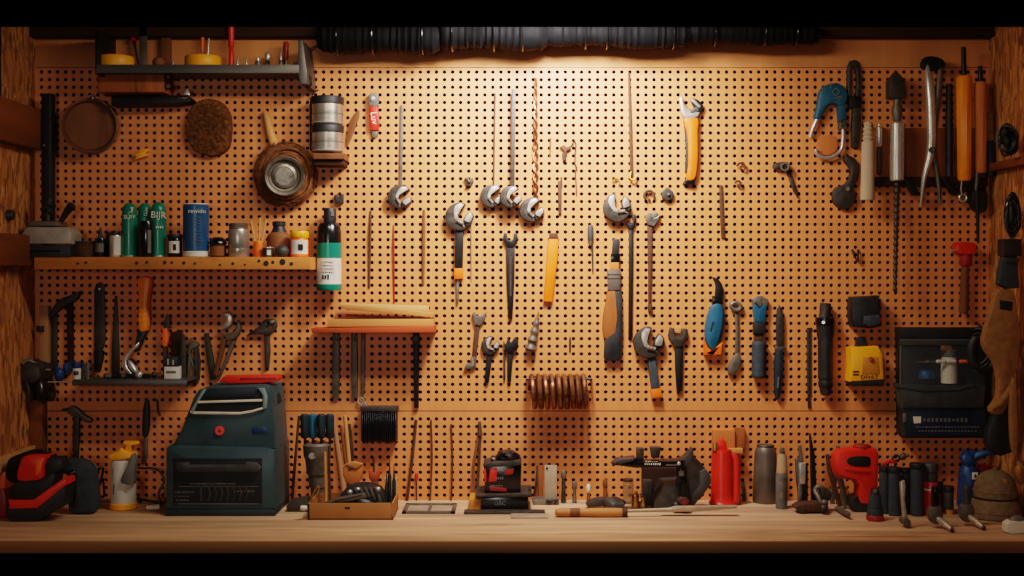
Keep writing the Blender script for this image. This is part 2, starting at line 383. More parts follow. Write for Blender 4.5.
# ================================================================== TOP OF THE WALL: black hoses, upper shelf
def hose(x0, x1, yc, r, Y, seed):
    q = random.Random(seed); n = int((x1 - x0) / 6.5); pr = []
    for i in range(n * 3 + 1):
        t = i / (n * 3); e = min(1, t * 9 + .72, (1 - t) * 9 + .72)
        pr.append((t, r * e * (1 + .06 * math.cos(i / 3 * 2 * math.pi) + q.uniform(-.05, .05) + .1 * math.sin(t * 9 + seed))))
    return rev((x0, yc - 1, Y), (x1, yc + 1, Y), pr, 18)
for i, (x0, x1, yc, r, lab) in enumerate([(318, 440, 37, 15, 'fat ribbed black hose under the ceiling, nearest the upper shelf'), (440, 548, 34, 15, 'ribbed black hose under the ceiling above the brightest patch of board'),
                                (548, 690, 34, 13, 'ribbed black hose under the ceiling above the wrench with yellow grip'), (690, 818, 33, 11, 'thin ribbed black hose ending beside the dark rail under the ceiling')]):
    ps = [P('ribbed_sleeve', hose(x0, x1, yc, r, -.11, i), 'hoseblk')]
    q = random.Random(i + 50)
    for k in range(3):
        xx = x0 + (x1 - x0) * (k + .5 + q.uniform(-.3, .3)) / 3
        ps.append(P('tie_strap', torus(xx, yc, -.11, r * 1.16, .8, 'X', 24, 6), 'gloss'))
    ps.append(P('support_hook', tube([((x0 + x1) / 2, yc - r, -.11), ((x0 + x1) / 2, yc - r - 6, -.05), ((x0 + x1) / 2, yc - r - 6, .0)], .9), 'blacksteel'))
    T('hose', lab, 'hose', ps, group='black hoses under the ceiling')
T('wire_hook', 'bent grey wire hook between the upper shelf and the hose', 'hook', P('hook', tube([(302, 56, -.05), (308, 50, -.03), (324, 42, -.02), (326, 38, .001)], .9), 'steel'))
# upper shelf
SH1 = W(0, 66, -.17).z
T('wall_shelf', 'grey metal shelf high on the board holding two yellow tape rolls', 'shelf', [
    P('shelf_board', ext(rect(96, 66, 299, 71), -.17, .171, .6), 'rail'),
    P('front_lip', ext(rect(96, 64.5, 299, 73), -.173, .003, .5), 'rail'),
    P('end_bracket', ext([(298, 40), (303, 40), (307, 72), (307, 84), (300, 84), (298, 74)], -.17, .168, .8), 'rail'),
    P('end_bracket', ext(rect(95, 30, 98.5, 74), -.17, .168, .6), 'blacksteel'),
    P('hook', tube([(306, 72, -.13), (311, 78, -.13), (311, 85, -.13), (306, 87, -.13)], 1.3), 'blacksteel')])
def ys(Y, z=None): z = SH1 if z is None else z; return HY - (z - CZ) / S(Y)
def tape(x, Y, r, h, lab, dish=False):
    y = ys(Y); return T('tape_roll', lab, 'tape', [P('tape', rev((x, y - 1, Y), (x, y - h, Y), [(0, r * .5), (.02, r * .96), (.12, r), (.88, r), (.98, r * .96), (1, r * .45), (.9, r * .42), (.1, r * .42)], 30), 'yellow'),
        P('core', rev((x, y, Y), (x, y - h * .9, Y), [(0, r * .9), (.1, r * .9), (.12, r * .4), (1, r * .4)], 24), 'inkblk')], rest=SH1, group='yellow tape rolls')
tape(116, -.1, 18, 13, 'yellow tape roll on the upper shelf beside the grey steel rule')
tape(203, -.1, 18, 13, 'yellow tape roll on the upper shelf beneath the orange handled tool')
yb = ys(-.06)
T('marking_knife', 'dark slanted knife with red top on the upper shelf', 'knife', [P('blade', tube([(140, yb, -.06), (134, 42, -.03)], [1, 1.3], seg=8), 'iron'), P('handle', tube([(134, 42, -.03), (129, 26, -.012)], [2.6, 2.2], seg=8), 'red')], rest=SH1)
T('steel_rule', 'wide grey steel rule standing upright on the upper shelf', 'ruler', P('rule', ext(rect(139, 24, 147, yb), -.05, .004, .3), 'greymetal'), rest=SH1)
T('wooden_stick', 'dark wooden stick standing upright on the upper shelf', 'stick', P('stick', ext(rect(161, 24, 170, yb), -.03, .02, .6), 'brownwood'), rest=SH1)
yb2 = ys(-.12)
T('wooden_ball', 'small round wooden ball lying on the upper shelf', 'ball', P('knob', ell(159, yb2 - 6, -.12, 6.5, 6.5, 6), 'brownwood'), rest=SH1)
T('screw', 'tiny bright screw standing on the upper shelf beside a wooden knob', 'screw', P('screw', rev((173, yb2, -.13), (173, yb2 - 6, -.13), [(0, .6), (.7, 1), (.72, 2), (1, 1.6)], 10), 'chrome'), rest=SH1)
yb = ys(-.07)
def stick_tool(name, lab, cat, x0, x1, ytop, r, mh, yh, mb='steel', Y=-.05, rb=1.):
    return T(name, lab, cat, [P('blade', tube([(x0, ys(Y), Y), ((x0 + x1) / 2, yh, Y + .01)], rb, seg=8), mb), P('handle', tube([((x0 + x1) / 2, yh, Y + .01), (x1, ytop, Y + .02)], [r * .8, r], seg=10), mh)], rest=SH1)
stick_tool('chisel', 'tool with slim orange handle leaning behind the yellow tape roll', 'chisel', 201, 203, 24, 2.2, 'orange', 52, Y=-.045)
stick_tool('awl', 'thin bright rod with dark grip leaning behind the yellow tape roll', 'awl', 207, 211, 24, 2.5, 'brownwood', 38, 'chrome', -.03)
T('screwdriver', 'bright red screwdriver standing upright on the upper shelf', 'screwdriver', [P('handle', rev((231.5, ys(-.06), -.06), (231, 26, -.06), [(0, 2.2), (.08, 3), (.45, 2.5), (.5, 1.8), (.56, 3), (1, 3.2)], 12), 'red')] + [P('collar', rev((231.2, 47, -.06), (231.2, 45, -.06), [(0, 2.6), (1, 2.6)], 12), 'redd')], rest=SH1)
for x, h, m, lab in [(237.5, 14, 'chrome', 'small bright drill bit standing beside the red screwdriver'), (246.5, 14, 'yellow', 'small yellow banded drill bit standing on the upper shelf'), (281, 22, 'steel', 'plain grey drill bit standing on the upper shelf beside a red grip')]:
    y = ys(-.08)
    T('drill_bit', lab, 'drill bit', [P('shank', rev((x, y, -.08), (x, y - h * .5, -.08), [(0, 1.8), (.1, 2.2), (.9, 2.2), (1, 1.6)], 12), m), P('tip', rev((x, y - h * .5, -.08), (x, y - h, -.08), [(0, 1.2), (.8, .9), (1, .1)], 10), 'chrome')], rest=SH1, group='drill bits on the upper shelf')
y = ys(-.09)
T('socket', 'small steel socket on the upper shelf between two bits', 'socket', [P('socket', can(258, y - 9, y, 3, -.09), 'steeld'), P('collar', can(258, y - 12, y - 9, 2, -.09), 'chrome')], rest=SH1)
T('cutting_nippers', 'small steel nippers standing with jaws up on the upper shelf', 'pliers', [P('handle', tube([(264, y, -.06), (267, y - 12, -.06)], 1.2), 'blacksteel'), P('handle', tube([(271, y, -.06), (268, y - 12, -.06)], 1.2), 'blacksteel'), P('jaw', ell(267.5, y - 15, -.06, 3, 2, 5), 'chrome')], rest=SH1)
T('screwdriver', 'short screwdriver with dark red grip beside the shelf end', 'screwdriver', [P('handle', rev((286, y - 12, -.06), (286, y - 30, -.06), [(0, 1.8), (.1, 2.6), (.9, 2.8), (1, 1.8)], 12), 'redd'), P('blade', rev((286, y, -.06), (286, y - 12, -.06), [(0, 1), (1, 1)], 8), 'steel')], rest=SH1)
T('bell_knob', 'small domed metal knob standing at the end of the upper shelf', 'knob', P('dome', can(295, y - 8, y, 4, -.09, [(0, 4), (.2, 4.2), (.6, 3), (.8, 1.6), (1, 2), (1.01, 1)]), 'steel'), rest=SH1)
T('wooden_block', 'reddish brown wooden block fixed under the upper shelf', 'block', [P('body', ext(rect(97, 74, 164, 92), -.11, .111, .6), 'handlewood'), P('knob', rev((168, 77, -.11), (168, 77, -.0), [(0, 2), (.1, 3.2), (.5, 3.2), (1, 2)], 12), 'iron'), P('knob', rev((168, 86, -.11), (168, 86, -.0), [(0, 2), (.1, 3.2), (.5, 3.2), (1, 2)], 12), 'iron')])
T('steel_bar', 'long black bar hung under the wooden block of the upper shelf', 'bar', [P('bar', ext([(111, 96), (186, 95), (191, 98.5), (190, 102), (172, 104.5), (111, 105.5)], -.07, .071, 1.), 'blacksteel'), P('clip', ext([(183, 95), (187, 88), (190, 95)], -.076, .01, .5), 'chrome'), P('edge_strip', ext([(171, 98), (188, 97), (188, 98.5), (171, 99.5)], -.072, .003), 'steel')])
# sieve, clip, brush, pan coil
T('sieve', 'round dark sieve with a thin rim on the shadowed board', 'sieve', [P('bowl', rev((90, 126, .001), (90, 126, -.05), [(0, 22), (.15, 25), (.7, 27), (.9, 27.5), (.92, 25.5), (.55, 23), (.5, .1)], 40), 'brownwood'), P('rim', torus(90, 126, -.05, 27, .9, 'Y', 44, 8), 'steeld'), P('hanging_loop', torus(91, 98, -.02, 2.5, .8, 'Y', 16, 6), 'chrome')])
T('plastic_clip', 'small bright yellow plastic clip pushed into the pegboard', 'clip', [P('clip', hang([(133.5, 154), (138, 152.5), (140, 149.5), (147, 148), (148.5, 151), (145, 153), (147, 156), (140, 158), (134.5, 160), (136, 156.5)], .022, 1.2), 'yellow'), P('peg', rev((140, 154, .001), (140, 154, -.012), [(0, 1.3), (1, 1.3)], 8), 'yellow')])
def bristles():
    g = ext(smooth([(187, 118), (191, 106), (203, 99), (217, 100), (226, 107), (230.5, 120), (230, 138), (226, 150), (212, 156), (196, 151), (187, 140), (185, 128)], 3), -.03, .031, 3)
    q = random.Random(3)
    for i in range(900):
        a = q.uniform(0, 6.28); r = math.sqrt(q.random()); x = 208 + 21.5 * r * math.cos(a); y = 127.5 + 26.5 * r * math.sin(a)
        p = W(x, y, -.031 if r < .9 else -.02); d = Vector((q.uniform(-1, 1), -q.uniform(.1, .8), q.uniform(-1, 1))).normalized(); n = len(g.v); e = d.orthogonal().normalized() * .0011
        g.v += [p - e, p + e, p + d * q.uniform(.006, .013)]; g.f.append((n, n + 1, n + 2))
    for i in range(420):
        a = q.uniform(0, 6.28); x = 208 + 20.5 * math.cos(a); y = 127.5 + 26 * math.sin(a); p = W(x, y, q.uniform(-.028, -.004)); d = Vector((math.cos(a) + q.uniform(-.5, .5), -q.uniform(0, .4), -math.sin(a) + q.uniform(-.5, .5))).normalized(); n = len(g.v); e = d.orthogonal().normalized() * .001
        g.v += [p - e, p + e, p + d * q.uniform(.006, .014)]; g.f.append((n, n + 1, n + 2))
    return g
T('scrubbing_brush', 'coarse round brown bristle brush hung on the board', 'brush', P('bristle_pad', bristles(), 'bristle'))
def coil():
    g = Geo(); q = random.Random(5)
    for i in range(46):
        r = q.uniform(17, 29.5); yy = -.012 - .05 * (1 - ((r - 17) / 13) ** 2) * q.uniform(.4, 1)
        P_ = []
        ph = q.uniform(0, 6.28); ex = q.uniform(-1.5, 1.5); ey = q.uniform(-1.5, 1.5)
        for k in range(33):
            a = ph + 2 * math.pi * k / 32; rr = r + .8 * math.sin(3 * a + i)
            P_.append(W(285 + ex + rr * math.cos(a), 174.5 + ey + rr * 1.07 * math.sin(a), yy - .008 * math.sin(2 * a + i)))
        g = g + sweep(P_, [.0042] * 33, 6)
    for i in range(190):
        a = q.uniform(0, 6.28); r = q.uniform(25, 30); x, y = 285 + r * math.cos(a), 174.5 + r * 1.07 * math.sin(a); b = a + q.uniform(.5, 1.6)
        g = g + tube([(x, y, -.03), (x + 5 * math.cos(b), y + 5 * math.sin(b), q.uniform(-.05, -.02))], [.5, .2], seg=4)
    return g + rev((285, 174.5, .001), (285, 174.5, -.035), [(0, 26), (.8, 26), (1, 20)], 32)
T('twine_coil', 'thick round coil of rough brown twine around a metal cup', 'coil', [P('twine_winding', coil(), 'twine'),
   P('cup', rev((284.5, 176, -.001), (284.5, 176, -.085), [(0, 17), (.55, 18), (.8, 19.5), (.95, 20), (1, 19), (.95, 16.5), (.8, 15), (.78, 13), (.84, 12), (.86, .1)], 40), 'steeld', [P('cup_base', rev((284.5, 176, -.066), (284.5, 176, -.075), [(0, 12.2), (.7, 12), (1, 9.5), (.8, 9), (.85, .1)], 32), 'steel')])])
T('wooden_dowel', 'pale wooden handle leaning above the twine coil', 'handle', P('handle', tube([(264.5, 111), (267, 119), (271, 135), (275, 146)], [2.3, 3.6, 4.6, 4.8], -.016, 12, 2), 'wood'))
# can stack
def tin(y0, y1, lab):
    return T('tin_can', lab, 'can', [P('body', can(327.5, y0 + 5, y1, 15.4, -.062), 'tin', [P('lower_rim', can(327.5, y1 - 2.5, y1 - .5, 16, -.062), 'chrome'), P('groove', can(327.5, (y0 + y1) / 2 + 3, (y0 + y1) / 2 + 4, 15.7, -.062), 'steeld')]), P('black_band', can(327.5, y0, y0 + 8, 16.2, -.062, [(0, 15.4), (.08, 16.2), (.85, 16.6), (.95, 16.2), (1, 14.6)]), 'black')])
tin(97, 125, 'silver tin can with black band, upper of the stacked two')
tin(125.3, 152.5, 'silver tin can with black band, lower of the stacked two')
T('wood_bracket', 'small dark wooden bracket ledge carrying two silver tins', 'bracket', [P('ledge', ext(rect(313, 153, 344, 159), -.115, .116, .6), 'brownwood'), P('apron_board', ext(rect(314, 159.2, 343.5, 165), -.10, .101, .5), 'darkwood')])
T('wire_hanger', 'thin dark wire frame standing behind the two stacked tins', 'hook', P('wire', tube([(311, 150, .001), (310.5, 148, -.012), (310.5, 100, -.012), (314, 92, -.012), (318, 90, .001)], .9), 'blacksteel'))
T('wood_scraper', 'pointed leaf shaped wooden scraper beside the stacked tins', 'scraper', P('blade', hang(smooth([(358, 110), (359, 116), (355, 128), (350, 141), (346.5, 146), (347, 134), (350, 121)], 3), .008, .6), 'brownwood'))
T('box_cutter', 'red box cutter with silver head and white lettering', 'knife', [
    P('body', hang([(369, 106), (377.5, 105.5), (379, 120), (378.5, 130), (370.5, 130.5), (369, 118)], .02, 1.2), 'red', [P('lettering', txt('Luv', 374, 118, 6.5, -.0212, 82), 'ink')]),
    P('head', hang([(368, 95), (371, 93), (376, 93), (378.5, 96), (378, 106), (369, 106)], .022, 1.2), 'greypl', [P('screw', rev((373, 99, -.022), (373, 99, -.027), [(0, 2.6), (.8, 2.4), (1, 1)], 14), 'chrome')]),
    P('tail_clip', hang([(371, 130.5), (378, 130.5), (377.5, 136), (375, 138.5), (372, 137)], .012, .8), 'steeld')])
# ================================================================== MIDDLE SHELF
SH2 = W(0, 257, -.17).z
def y2(Y): return ys(Y, SH2)
hol = [P('knot_hole', rev((x, y, -.1695), (x, y, -.1712), [(0, r), (1, r * .8)], 10), 'inkblk') for x, y, r in [(266.5, 263.4, 3), (283, 262, 3.4), (273, 262.3, 1.8), (291.5, 263.8, 2), (259, 261, 1.6), (233, 263.6, 1.6), (220, 264.8, 1.3), (137, 263, 1.8), (147, 262.3, 1.6), (165, 262.5, 2), (172, 262.6, 1.5), (184, 263, 1.8), (195, 263.5, 1.4), (78, 263.4, 1.5), (86, 262.6, 1.5), (245, 264.5, 1.2)]]
T('wooden_shelf', 'long wooden shelf with pitted front edge holding cans and jars', 'shelf', [P('shelf_board', ext(rect(34, 257, 310, 269.5), -.17, .171, .7), 'woodshelf', hol)])
# bar clamp / post and the grey bin device
T('clamp_bar', 'tall black steel bar standing in the corner above the shelf', 'bar', [P('bar', ext(rect(41, 64, 52, 228), -.075, .03, 1.), 'blacksteel'), P('bright_edge', ext(rect(49, 66, 50.4, 220), -.0765, .002), 'iron'), P('rivet', rev((44, 116, -.075), (44, 116, -.079), [(0, 1.4), (1, 1)], 10), 'steeld')], rest=SH2)
Yd = -.13; b = y2(Yd)
T('stapler_press', 'squat grey metal press with black base on the shelf end', 'press', [
    P('base', ext([(22, b), (22, b - 12), (70, b - 12), (71, b)], Yd - .045, .095, 1.2), 'black', [P('slot', ext(rect(26, b - 7, 60, b - 5), Yd - .0465, .002), 'gloss')]),
    P('body', ext([(21, b - 13), (22, b - 24), (27, b - 30), (66, b - 30), (71, b - 24), (71, b - 13)], Yd - .045, .095, 1.6), 'presspl', [P('top_plate', ext([(26, b - 31), (30, b - 36), (58, b - 36), (60, b - 31)], Yd - .03, .075, .8), 'greymetal')]),
    P('lever', tube([(60, b - 34, Yd), (66, b - 44, Yd), (72, b - 52, Yd - .01)], [2.4, 3.4, 4.4], seg=10), 'black'),
    P('clamp_knob', ell(48, b - 51, Yd + .01, 7, 4, 8, 16, 10, lambda d: 1 + .25 * math.cos(5 * math.atan2(d.z, d.x))), 'black', [P('stem', tube([(48, b - 48, Yd + .01), (48, b - 36, Yd + .01)], 2.5), 'iron')])], rest=SH2)
Yd = -.11; b = y2(Yd)
T('wire_spool', 'short spool of dull copper wire on the shelf', 'spool', [P('winding', can(84, b - 14, b - 2, 10.5, Yd, [(i / 12, 10.6 if i % 2 else 10.1) for i in range(13)]), 'rust'), P('flange', can(84, b - 2, b, 11.6, Yd), 'black'), P('flange', can(84, b - 16, b - 14, 11.4, Yd), 'iron')], rest=SH2)
T('oil_bottle', 'small dark bottle with pointed nozzle beside a silver bottle', 'bottle', [P('body', can(100.5, b - 19, b, 5.6, Yd), 'gloss'), P('nozzle', can(100.5, b - 30, b - 19, 2, Yd, [(0, 3), (.3, 2), (1, .7)]), 'rubber'), P('label', band(100.5, b - 14, b - 5, 5.8, Yd, -50, 50), 'greypl')], rest=SH2)
T('glass_jar', 'tiny dark jar behind the small bottles on the shelf', 'jar', [P('body', can(110, b - 22, b, 4, -.05), 'gloss'), P('cap', can(110, b - 25, b - 22, 3, -.05), 'iron')], rest=SH2)
T('foil_bottle', 'small shiny silver bottle with white label on the shelf', 'bottle', [P('body', can(115.5, b - 22, b, 6, Yd - .01), 'chrome'), P('cap', can(115.5, b - 26, b - 22, 4.4, Yd - .01), 'black'), P('label', band(115.5, b - 21, b - 2, 6.3, Yd - .01, 0, 85), 'white')], rest=SH2)
def spray(x, Y, h, r, lab, marks):
    b = y2(Y)
    return T('spray_can', lab, 'can', [P('body', can(x, b - h * .76, b, r, Y, [(0, r * .9), (.02, r), (.97, r), (1, r * .86)]), 'green'), P('cap', can(x, b - h, b - h * .75, r * .96, Y, [(0, r * .92), (.1, r * .97), (.6, r * .9), (.85, r * .7), (1, r * .35)]), 'green'), P('base_ring', can(x, b - 2, b, r * 1.02, Y), 'chrome'), P('lettering', marks(b), 'ink')], rest=SH2, group='green spray cans')
spray(129.5, -.115, 54, 7.6, 'green spray can farthest from the blue canister', lambda b: txt('SUFF', 129.5, b - 40, 4.2, -.115 - .0235) + txt('3', 131.5, b - 47, 6, -.139, 12))
spray(145, -.075, 54, 7.2, 'green spray can behind the black can', lambda b: txt('3', 146, b - 44, 6.5, -.098, 10))
spray(158.5, -.105, 55, 7.8, 'green spray can nearest the blue canister', lambda b: txt('BIJR', 158.5, b - 42, 7, -.131, 4) + scribble(160, b - 30, 8, 3, -.131, 4))
b = y2(-.14)
T('spray_can', 'black can with small grey print in front of green cans', 'can', [P('body', can(146.5, b - 36, b, 7, -.14, [(0, 6.6), (.02, 7), (.9, 7), (1, 6)]), 'gloss'), P('lettering', band(146.5, b - 27, b - 4, 7.15, -.14, 25, 55), 'greypl')], rest=SH2)
b = y2(-.12)
T('glass_jar', 'small dark jar with white label beside the blue canister', 'jar', [P('body', can(175, b - 19, b, 7.2, -.12), 'gloss'), P('lid', can(175, b - 23, b - 19, 7.5, -.12), 'black'), P('label', band(175, b - 16, b - 4, 7.4, -.12, -40, 50), 'white', [P('print', ext(rect(173, b - 13, 176, b - 7), -.12 - .0238, .001), 'inkblk')])], rest=SH2)
def lines(x, y0, w, n, Y, dy=3.1):
    g = Geo()
    for i in range(n): g = g + scribble(x + rnd.uniform(-1, 1), y0 + dy * i, w * rnd.uniform(.75, 1), 1., Y, 7)
    return g
T('wipes_canister', 'tall blue canister with white base and printed lines', 'canister', [P('body', can(196, b - 52, b - 6, 12.8, -.12), 'blue'), P('base', can(196, b - 6, b, 13, -.12), 'white'), P('top_rim', can(196, b - 53.5, b - 52, 13, -.12), 'white'),
    P('lettering', txt('rewido', 197, b - 46, 4.6, -.12 - .0405), 'ink'), P('print', lines(196, b - 40, 13, 4, -.12 - .0405) + lines(196, b - 26, 14, 5, -.12 - .0405), 'greypl')], rest=SH2)
T('glass_jar', 'squat brown jar with black lid beside a steel canister', 'jar', [P('body', can(218, b - 13, b, 8.2, -.12), 'darkwood'), P('lid', can(218, b - 20, b - 13, 8.8, -.12, [(0, 8.6), (.1, 9), (.5, 8.4), (.8, 6), (1, 4)]), 'gloss'), P('label', band(218, b - 11, b - 1.5, 8.4, -.12, -60, 60), 'brownwood')], rest=SH2)
T('steel_canister', 'brushed steel canister with screw lid on the shelf', 'canister', [P('body', can(238.5, b - 28, b, 10.4, -.12, [(0, 10), (.02, 10.4), (.3, 10.4), (.31, 10.1), (.33, 10.4), (.9, 10.4), (1, 9.6)]), 'tin'), P('lid', can(238.5, b - 34, b - 28, 9.4, -.12, [(0, 9), (.1, 9.5), (.4, 9.2), (.5, 9.5), (.9, 9.5), (1, 8.8)]), 'steeld')], rest=SH2)
T('tool_cup', 'small orange cup holding thin wooden picks', 'cup', [P('cup', can(258.5, b - 15, b, 4.6, -.12), 'orange'), P('cup_rim', can(258.5, b - 16, b - 15, 4.8, -.12), 'yellow')], rest=SH2)
for i, (x1, y1, lab) in enumerate([(251, b - 36, 'thin wooden pick in the orange cup, tilted toward the steel canister'), (260, b - 40, 'thin wooden pick in the orange cup, tallest and upright'), (266, b - 38, 'thin wooden pick in the orange cup, tilted toward the domed bottle')]):
    T('wooden_pick', lab, 'pick', P('pick', tube([(257.5 + i * .9, b - 2, -.118), (x1, y1, -.1)], [.8, 1.3], seg=8), 'wood'), rest=SH2 + .004, group='wooden picks')
T('domed_bottle', 'squat brown bottle with black domed cap at the back', 'bottle', [P('body', can(279, b - 25, b, 12, -.07, [(0, 11.6), (.04, 12), (.8, 12), (.9, 11), (1, 8)]), 'brownwood'), P('cap', can(279, b - 36, b - 25, 7, -.07, [(0, 8), (.3, 6.5), (.55, 5.6), (.6, 6.6), (.95, 6.6), (1, 5.5)]), 'black')], rest=SH2)
T('tin_cup', 'tiny tin with bright rim in front of the brown bottle', 'tin', [P('tin', can(268, b - 9, b, 5.6, -.14), 'iron'), P('rim', can(268, b - 10, b - 9, 5.8, -.14), 'chrome'), P('label', band(268, b - 7, b - 2, 5.75, -.14, 0, 40), 'white')], rest=SH2)
T('putty_tub', 'small dark round tub in front of the brown bottle', 'tub', P('tub', ell(282, b - 6, -.142, 7, 6.5, 6.2, fn=lambda d: 1 if d.z > -.8 else .95), 'dgrey'), rest=SH2)
T('paint_pot', 'orange jar with white label at the end of the shelf', 'jar', [P('body', can(299.5, b - 19, b, 9, -.12, [(0, 8.4), (.03, 9), (.9, 9), (1, 8)]), 'orange'), P('lid', can(299.5, b - 26, b - 19, 9.2, -.12), 'yellow'), P('label', band(299.5, b - 17, b - 3, 9.2, -.12, -50, 70), 'white', [P('print', ext(rect(298, b - 13, 303, b - 7), -.12 - .0295, .001), 'inkblk')])], rest=SH2)
T('pump_bottle', 'dark spray bottle with green band and white label', 'bottle', [
    P('body', rev((329, 290, -.045), (329, 225, -.045), [(0, 11.2), (.02, 12), (.62, 12), (.72, 12), (.85, 11.6), (.95, 10), (1, 7)], 28), 'greypl'),
    P('shoulder', rev((329, 243, -.045), (329, 222, -.045), [(0, 12.3), (.4, 12.3), (.75, 11.5), (.95, 9), (1, 6)], 28), 'gloss'),
    P('cap', rev((330, 222, -.045), (330, 208, -.045), [(0, 6.2), (.15, 6.4), (.9, 6.2), (1, 5.4)], 24), 'black', [P('mark', ext(rect(331, 211, 334, 216), -.0665, .001), 'greypl')]),
    P('green_band', rev((329, 258, -.045), (329, 243, -.045), [(0, 12.6), (1, 12.6)], 28), 'green'),
    P('label', rev((329, 284, -.045), (329, 258, -.045), [(0, 12.4), (1, 12.4)], 28), 'white', [P('print', lines(328, 262, 16, 4, -.0846, 3.4) + scribble(326, 277, 8, 6, -.0846, 3), 'inkblk')]),
    P('green_foot', rev((329, 290.4, -.045), (329, 284, -.045), [(0, 11.8), (.2, 12.6), (1, 12.6)], 28), 'green')])
T('plastic_hook', 'small black plastic hook above the dark spray bottle', 'hook', P('hook', hang([(334, 195), (337, 194), (337, 197), (340, 197), (340, 193), (343, 194), (343, 203), (335, 203)], .02, .6), 'black'))
# ================================================================== LOWER LEFT BOARD
SH3 = W(0, 380, -.13).z
T('metal_ledge', 'narrow grey metal ledge low on the board holding a hammer', 'shelf', [P('ledge_board', ext(rect(72, 380, 187, 382), -.13, .131, .4), 'rail'), P('front_lip', ext(rect(72, 380.5, 187, 385.5), -.133, .003, .4), 'rail'), P('rod', tube([(48, 382, -.13), (73, 382, -.13)], .8), 'chrome')])
def y3(Y): return ys(Y, SH3)
T('hatchet', 'dark steel hatchet head hung near the corner post', 'hatchet', [P('head', hang(smooth([(47, 321), (52, 308), (60, 299), (68, 296), (79, 291), (77, 299), (70, 304), (62, 308), (55, 314)], 2), .022, 1.4), 'iron'), P('handle', hang([(66, 303), (72, 300), (73, 372), (67, 372)], .014, 1.2), 'darkwood')])
T('wooden_batten', 'upright grey wooden batten on the shadowed corner of board', 'batten', [P('batten', hang(rect(39, 306, 48, 372), .03, .8), 'dowel'), P('clip', hang(rect(36, 326, 43, 332), .04, .6), 'black')])
T('metal_strip', 'thin dark metal strip hung beside the corner batten', 'strip', P('strip', hang(rect(51, 316, 57, 372), .006, .4), 'iron'))
T('hand_saw', 'dark hand saw blade hung with its rounded top upward', 'saw', [P('blade', hang([(94, 290), (96, 284), (100, 282), (104, 285), (105.5, 340), (102, 352), (94, 352)], .006, .4), 'iron', [P('hang_hole', rev((99.5, 289, -.006), (99.5, 289, -.009), [(0, 1.4), (1, 1.2)], 14), 'steel')]), P('handle', hang([(93, 351), (103, 351), (102, 360), (99, 372), (94, 372)], .018, 1.2), 'blacksteel')])
T('file', 'slim dark tapering file standing on the metal ledge', 'file', P('blade', hang([(114.5, 296), (116.5, 296), (119, 350), (119, 374), (111, 374), (111.5, 345)], .008, .5), 'iron'))
b = y3(-.05)
T('claw_hammer', 'hammer with bright orange grip standing head down on ledge', 'hammer', [P('grip', ext(smooth([(137.5, 277), (149.5, 277), (149, 288), (147, 302), (147.5, 318), (146, 330), (138.5, 330), (138, 312), (138, 295)], 2), -.052, .03, 2.4), 'amber', [P('grip_ridge', ext(rect(138.6, 299 + 0, 146.6, 300), -.0535, .003, .2) + ext(rect(138.6, 304, 146.6, 305), -.0535, .003, .2) + ext(rect(138.6, 309, 146.6, 310), -.0535, .003, .2) + ext(rect(138.6, 314, 146.6, 315), -.0535, .003, .2) + ext(rect(138.6, 319, 146.6, 320), -.0535, .003, .2), 'yellow')]),
    P('neck', ext([(138, 330), (147, 330), (142, 340), (138, 350), (134, 352), (135, 340)], -.05, .024, 1.4), 'black'),
    P('head', ext(smooth([(139, 341), (135, 344), (127, 352), (122, 359), (121, 365), (126, 372), (130, 375), (133, 374), (128, 367), (126.5, 360), (131, 352), (138, 346)], 2), -.055, .03, 1.2), 'chrome'),
    P('cheek', ext([(124, 360), (130, 358), (135, 362), (136, 376), (128, 377), (123, 368)], -.05, .024, 1.), 'blacksteel'),
    P('claw', ext(smooth([(128, 359), (134, 364), (137, 372), (133, 372), (128, 366)], 2), -.057, .02, .8), 'chrome')], rest=SH3)
b = y3(-.07)
T('socket_bar', 'black bar with bright metal ends lying on the ledge', 'tool', [P('shaft', tube([(104, b - 3, -.09), (150, b - 3, -.09)], 2.2), 'blacksteel'), P('end_cap', ell(139, b - 4.2, -.09, 4.2, 4, 4), 'chrome'), P('end_cap', ell(154, b - 4, -.09, 3.2, 3.2, 3.4), 'steel'), P('collar', tube([(106, b - 3, -.09), (112, b - 3, -.09)], 2.8), 'steel'), P('collar', tube([(122, b - 3, -.09), (126, b - 3, -.09)], 3.), 'steel')], rest=SH3)
T('wall_scraper', 'scraper with orange grip and white label standing on ledge', 'scraper', [P('blade', ext([(163, 326), (166, 317), (169, 319), (169, 329), (171, 331), (164, 331)], -.04, .012, .6), 'iron'), P('grip', ext([(162, 331), (167, 330), (168, 342), (166, 349), (162, 349)], -.042, .016, 1.2), 'orange'), P('shaft', ext([(162.5, 349), (165.5, 349), (166, 380), (163, 380)], -.04, .01, .6), 'iron')], rest=SH3)
b = y3(-.08)
T('bit_box', 'small white box with black printed top on the ledge', 'box', [P('box', ext(rect(164, b - 12, 178, b), -.09, .04, .6), 'white', [P('print', ext(rect(166, b - 8, 176, b - 5.5), -.0905, .001), 'greypl')]), P('holder_top', ext(rect(164.5, b - 22, 177.5, b - 12), -.085, .03, .6), 'black', [P('bit', ext(rect(167, b - 20, 169, b - 14), -.086, .002) + ext(rect(172, b - 19, 174, b - 14), -.086, .002), 'chrome')])], rest=SH3)
T('wood_offcut', 'thin dark wooden panel leaning behind the small white box', 'panel', P('panel', ext([(170, 334), (182, 331), (183, b), (171, b)], -.03, .008, .5), 'darkwood'), rest=SH3)
T('steel_file', 'flat dark file standing upright at the end of the ledge', 'file', P('blade', ext([(181, 336), (184, 335), (186, 345), (185.5, b), (180, b)], -.05, .006, .4), 'iron'), rest=SH3)
b = y3(-.09)
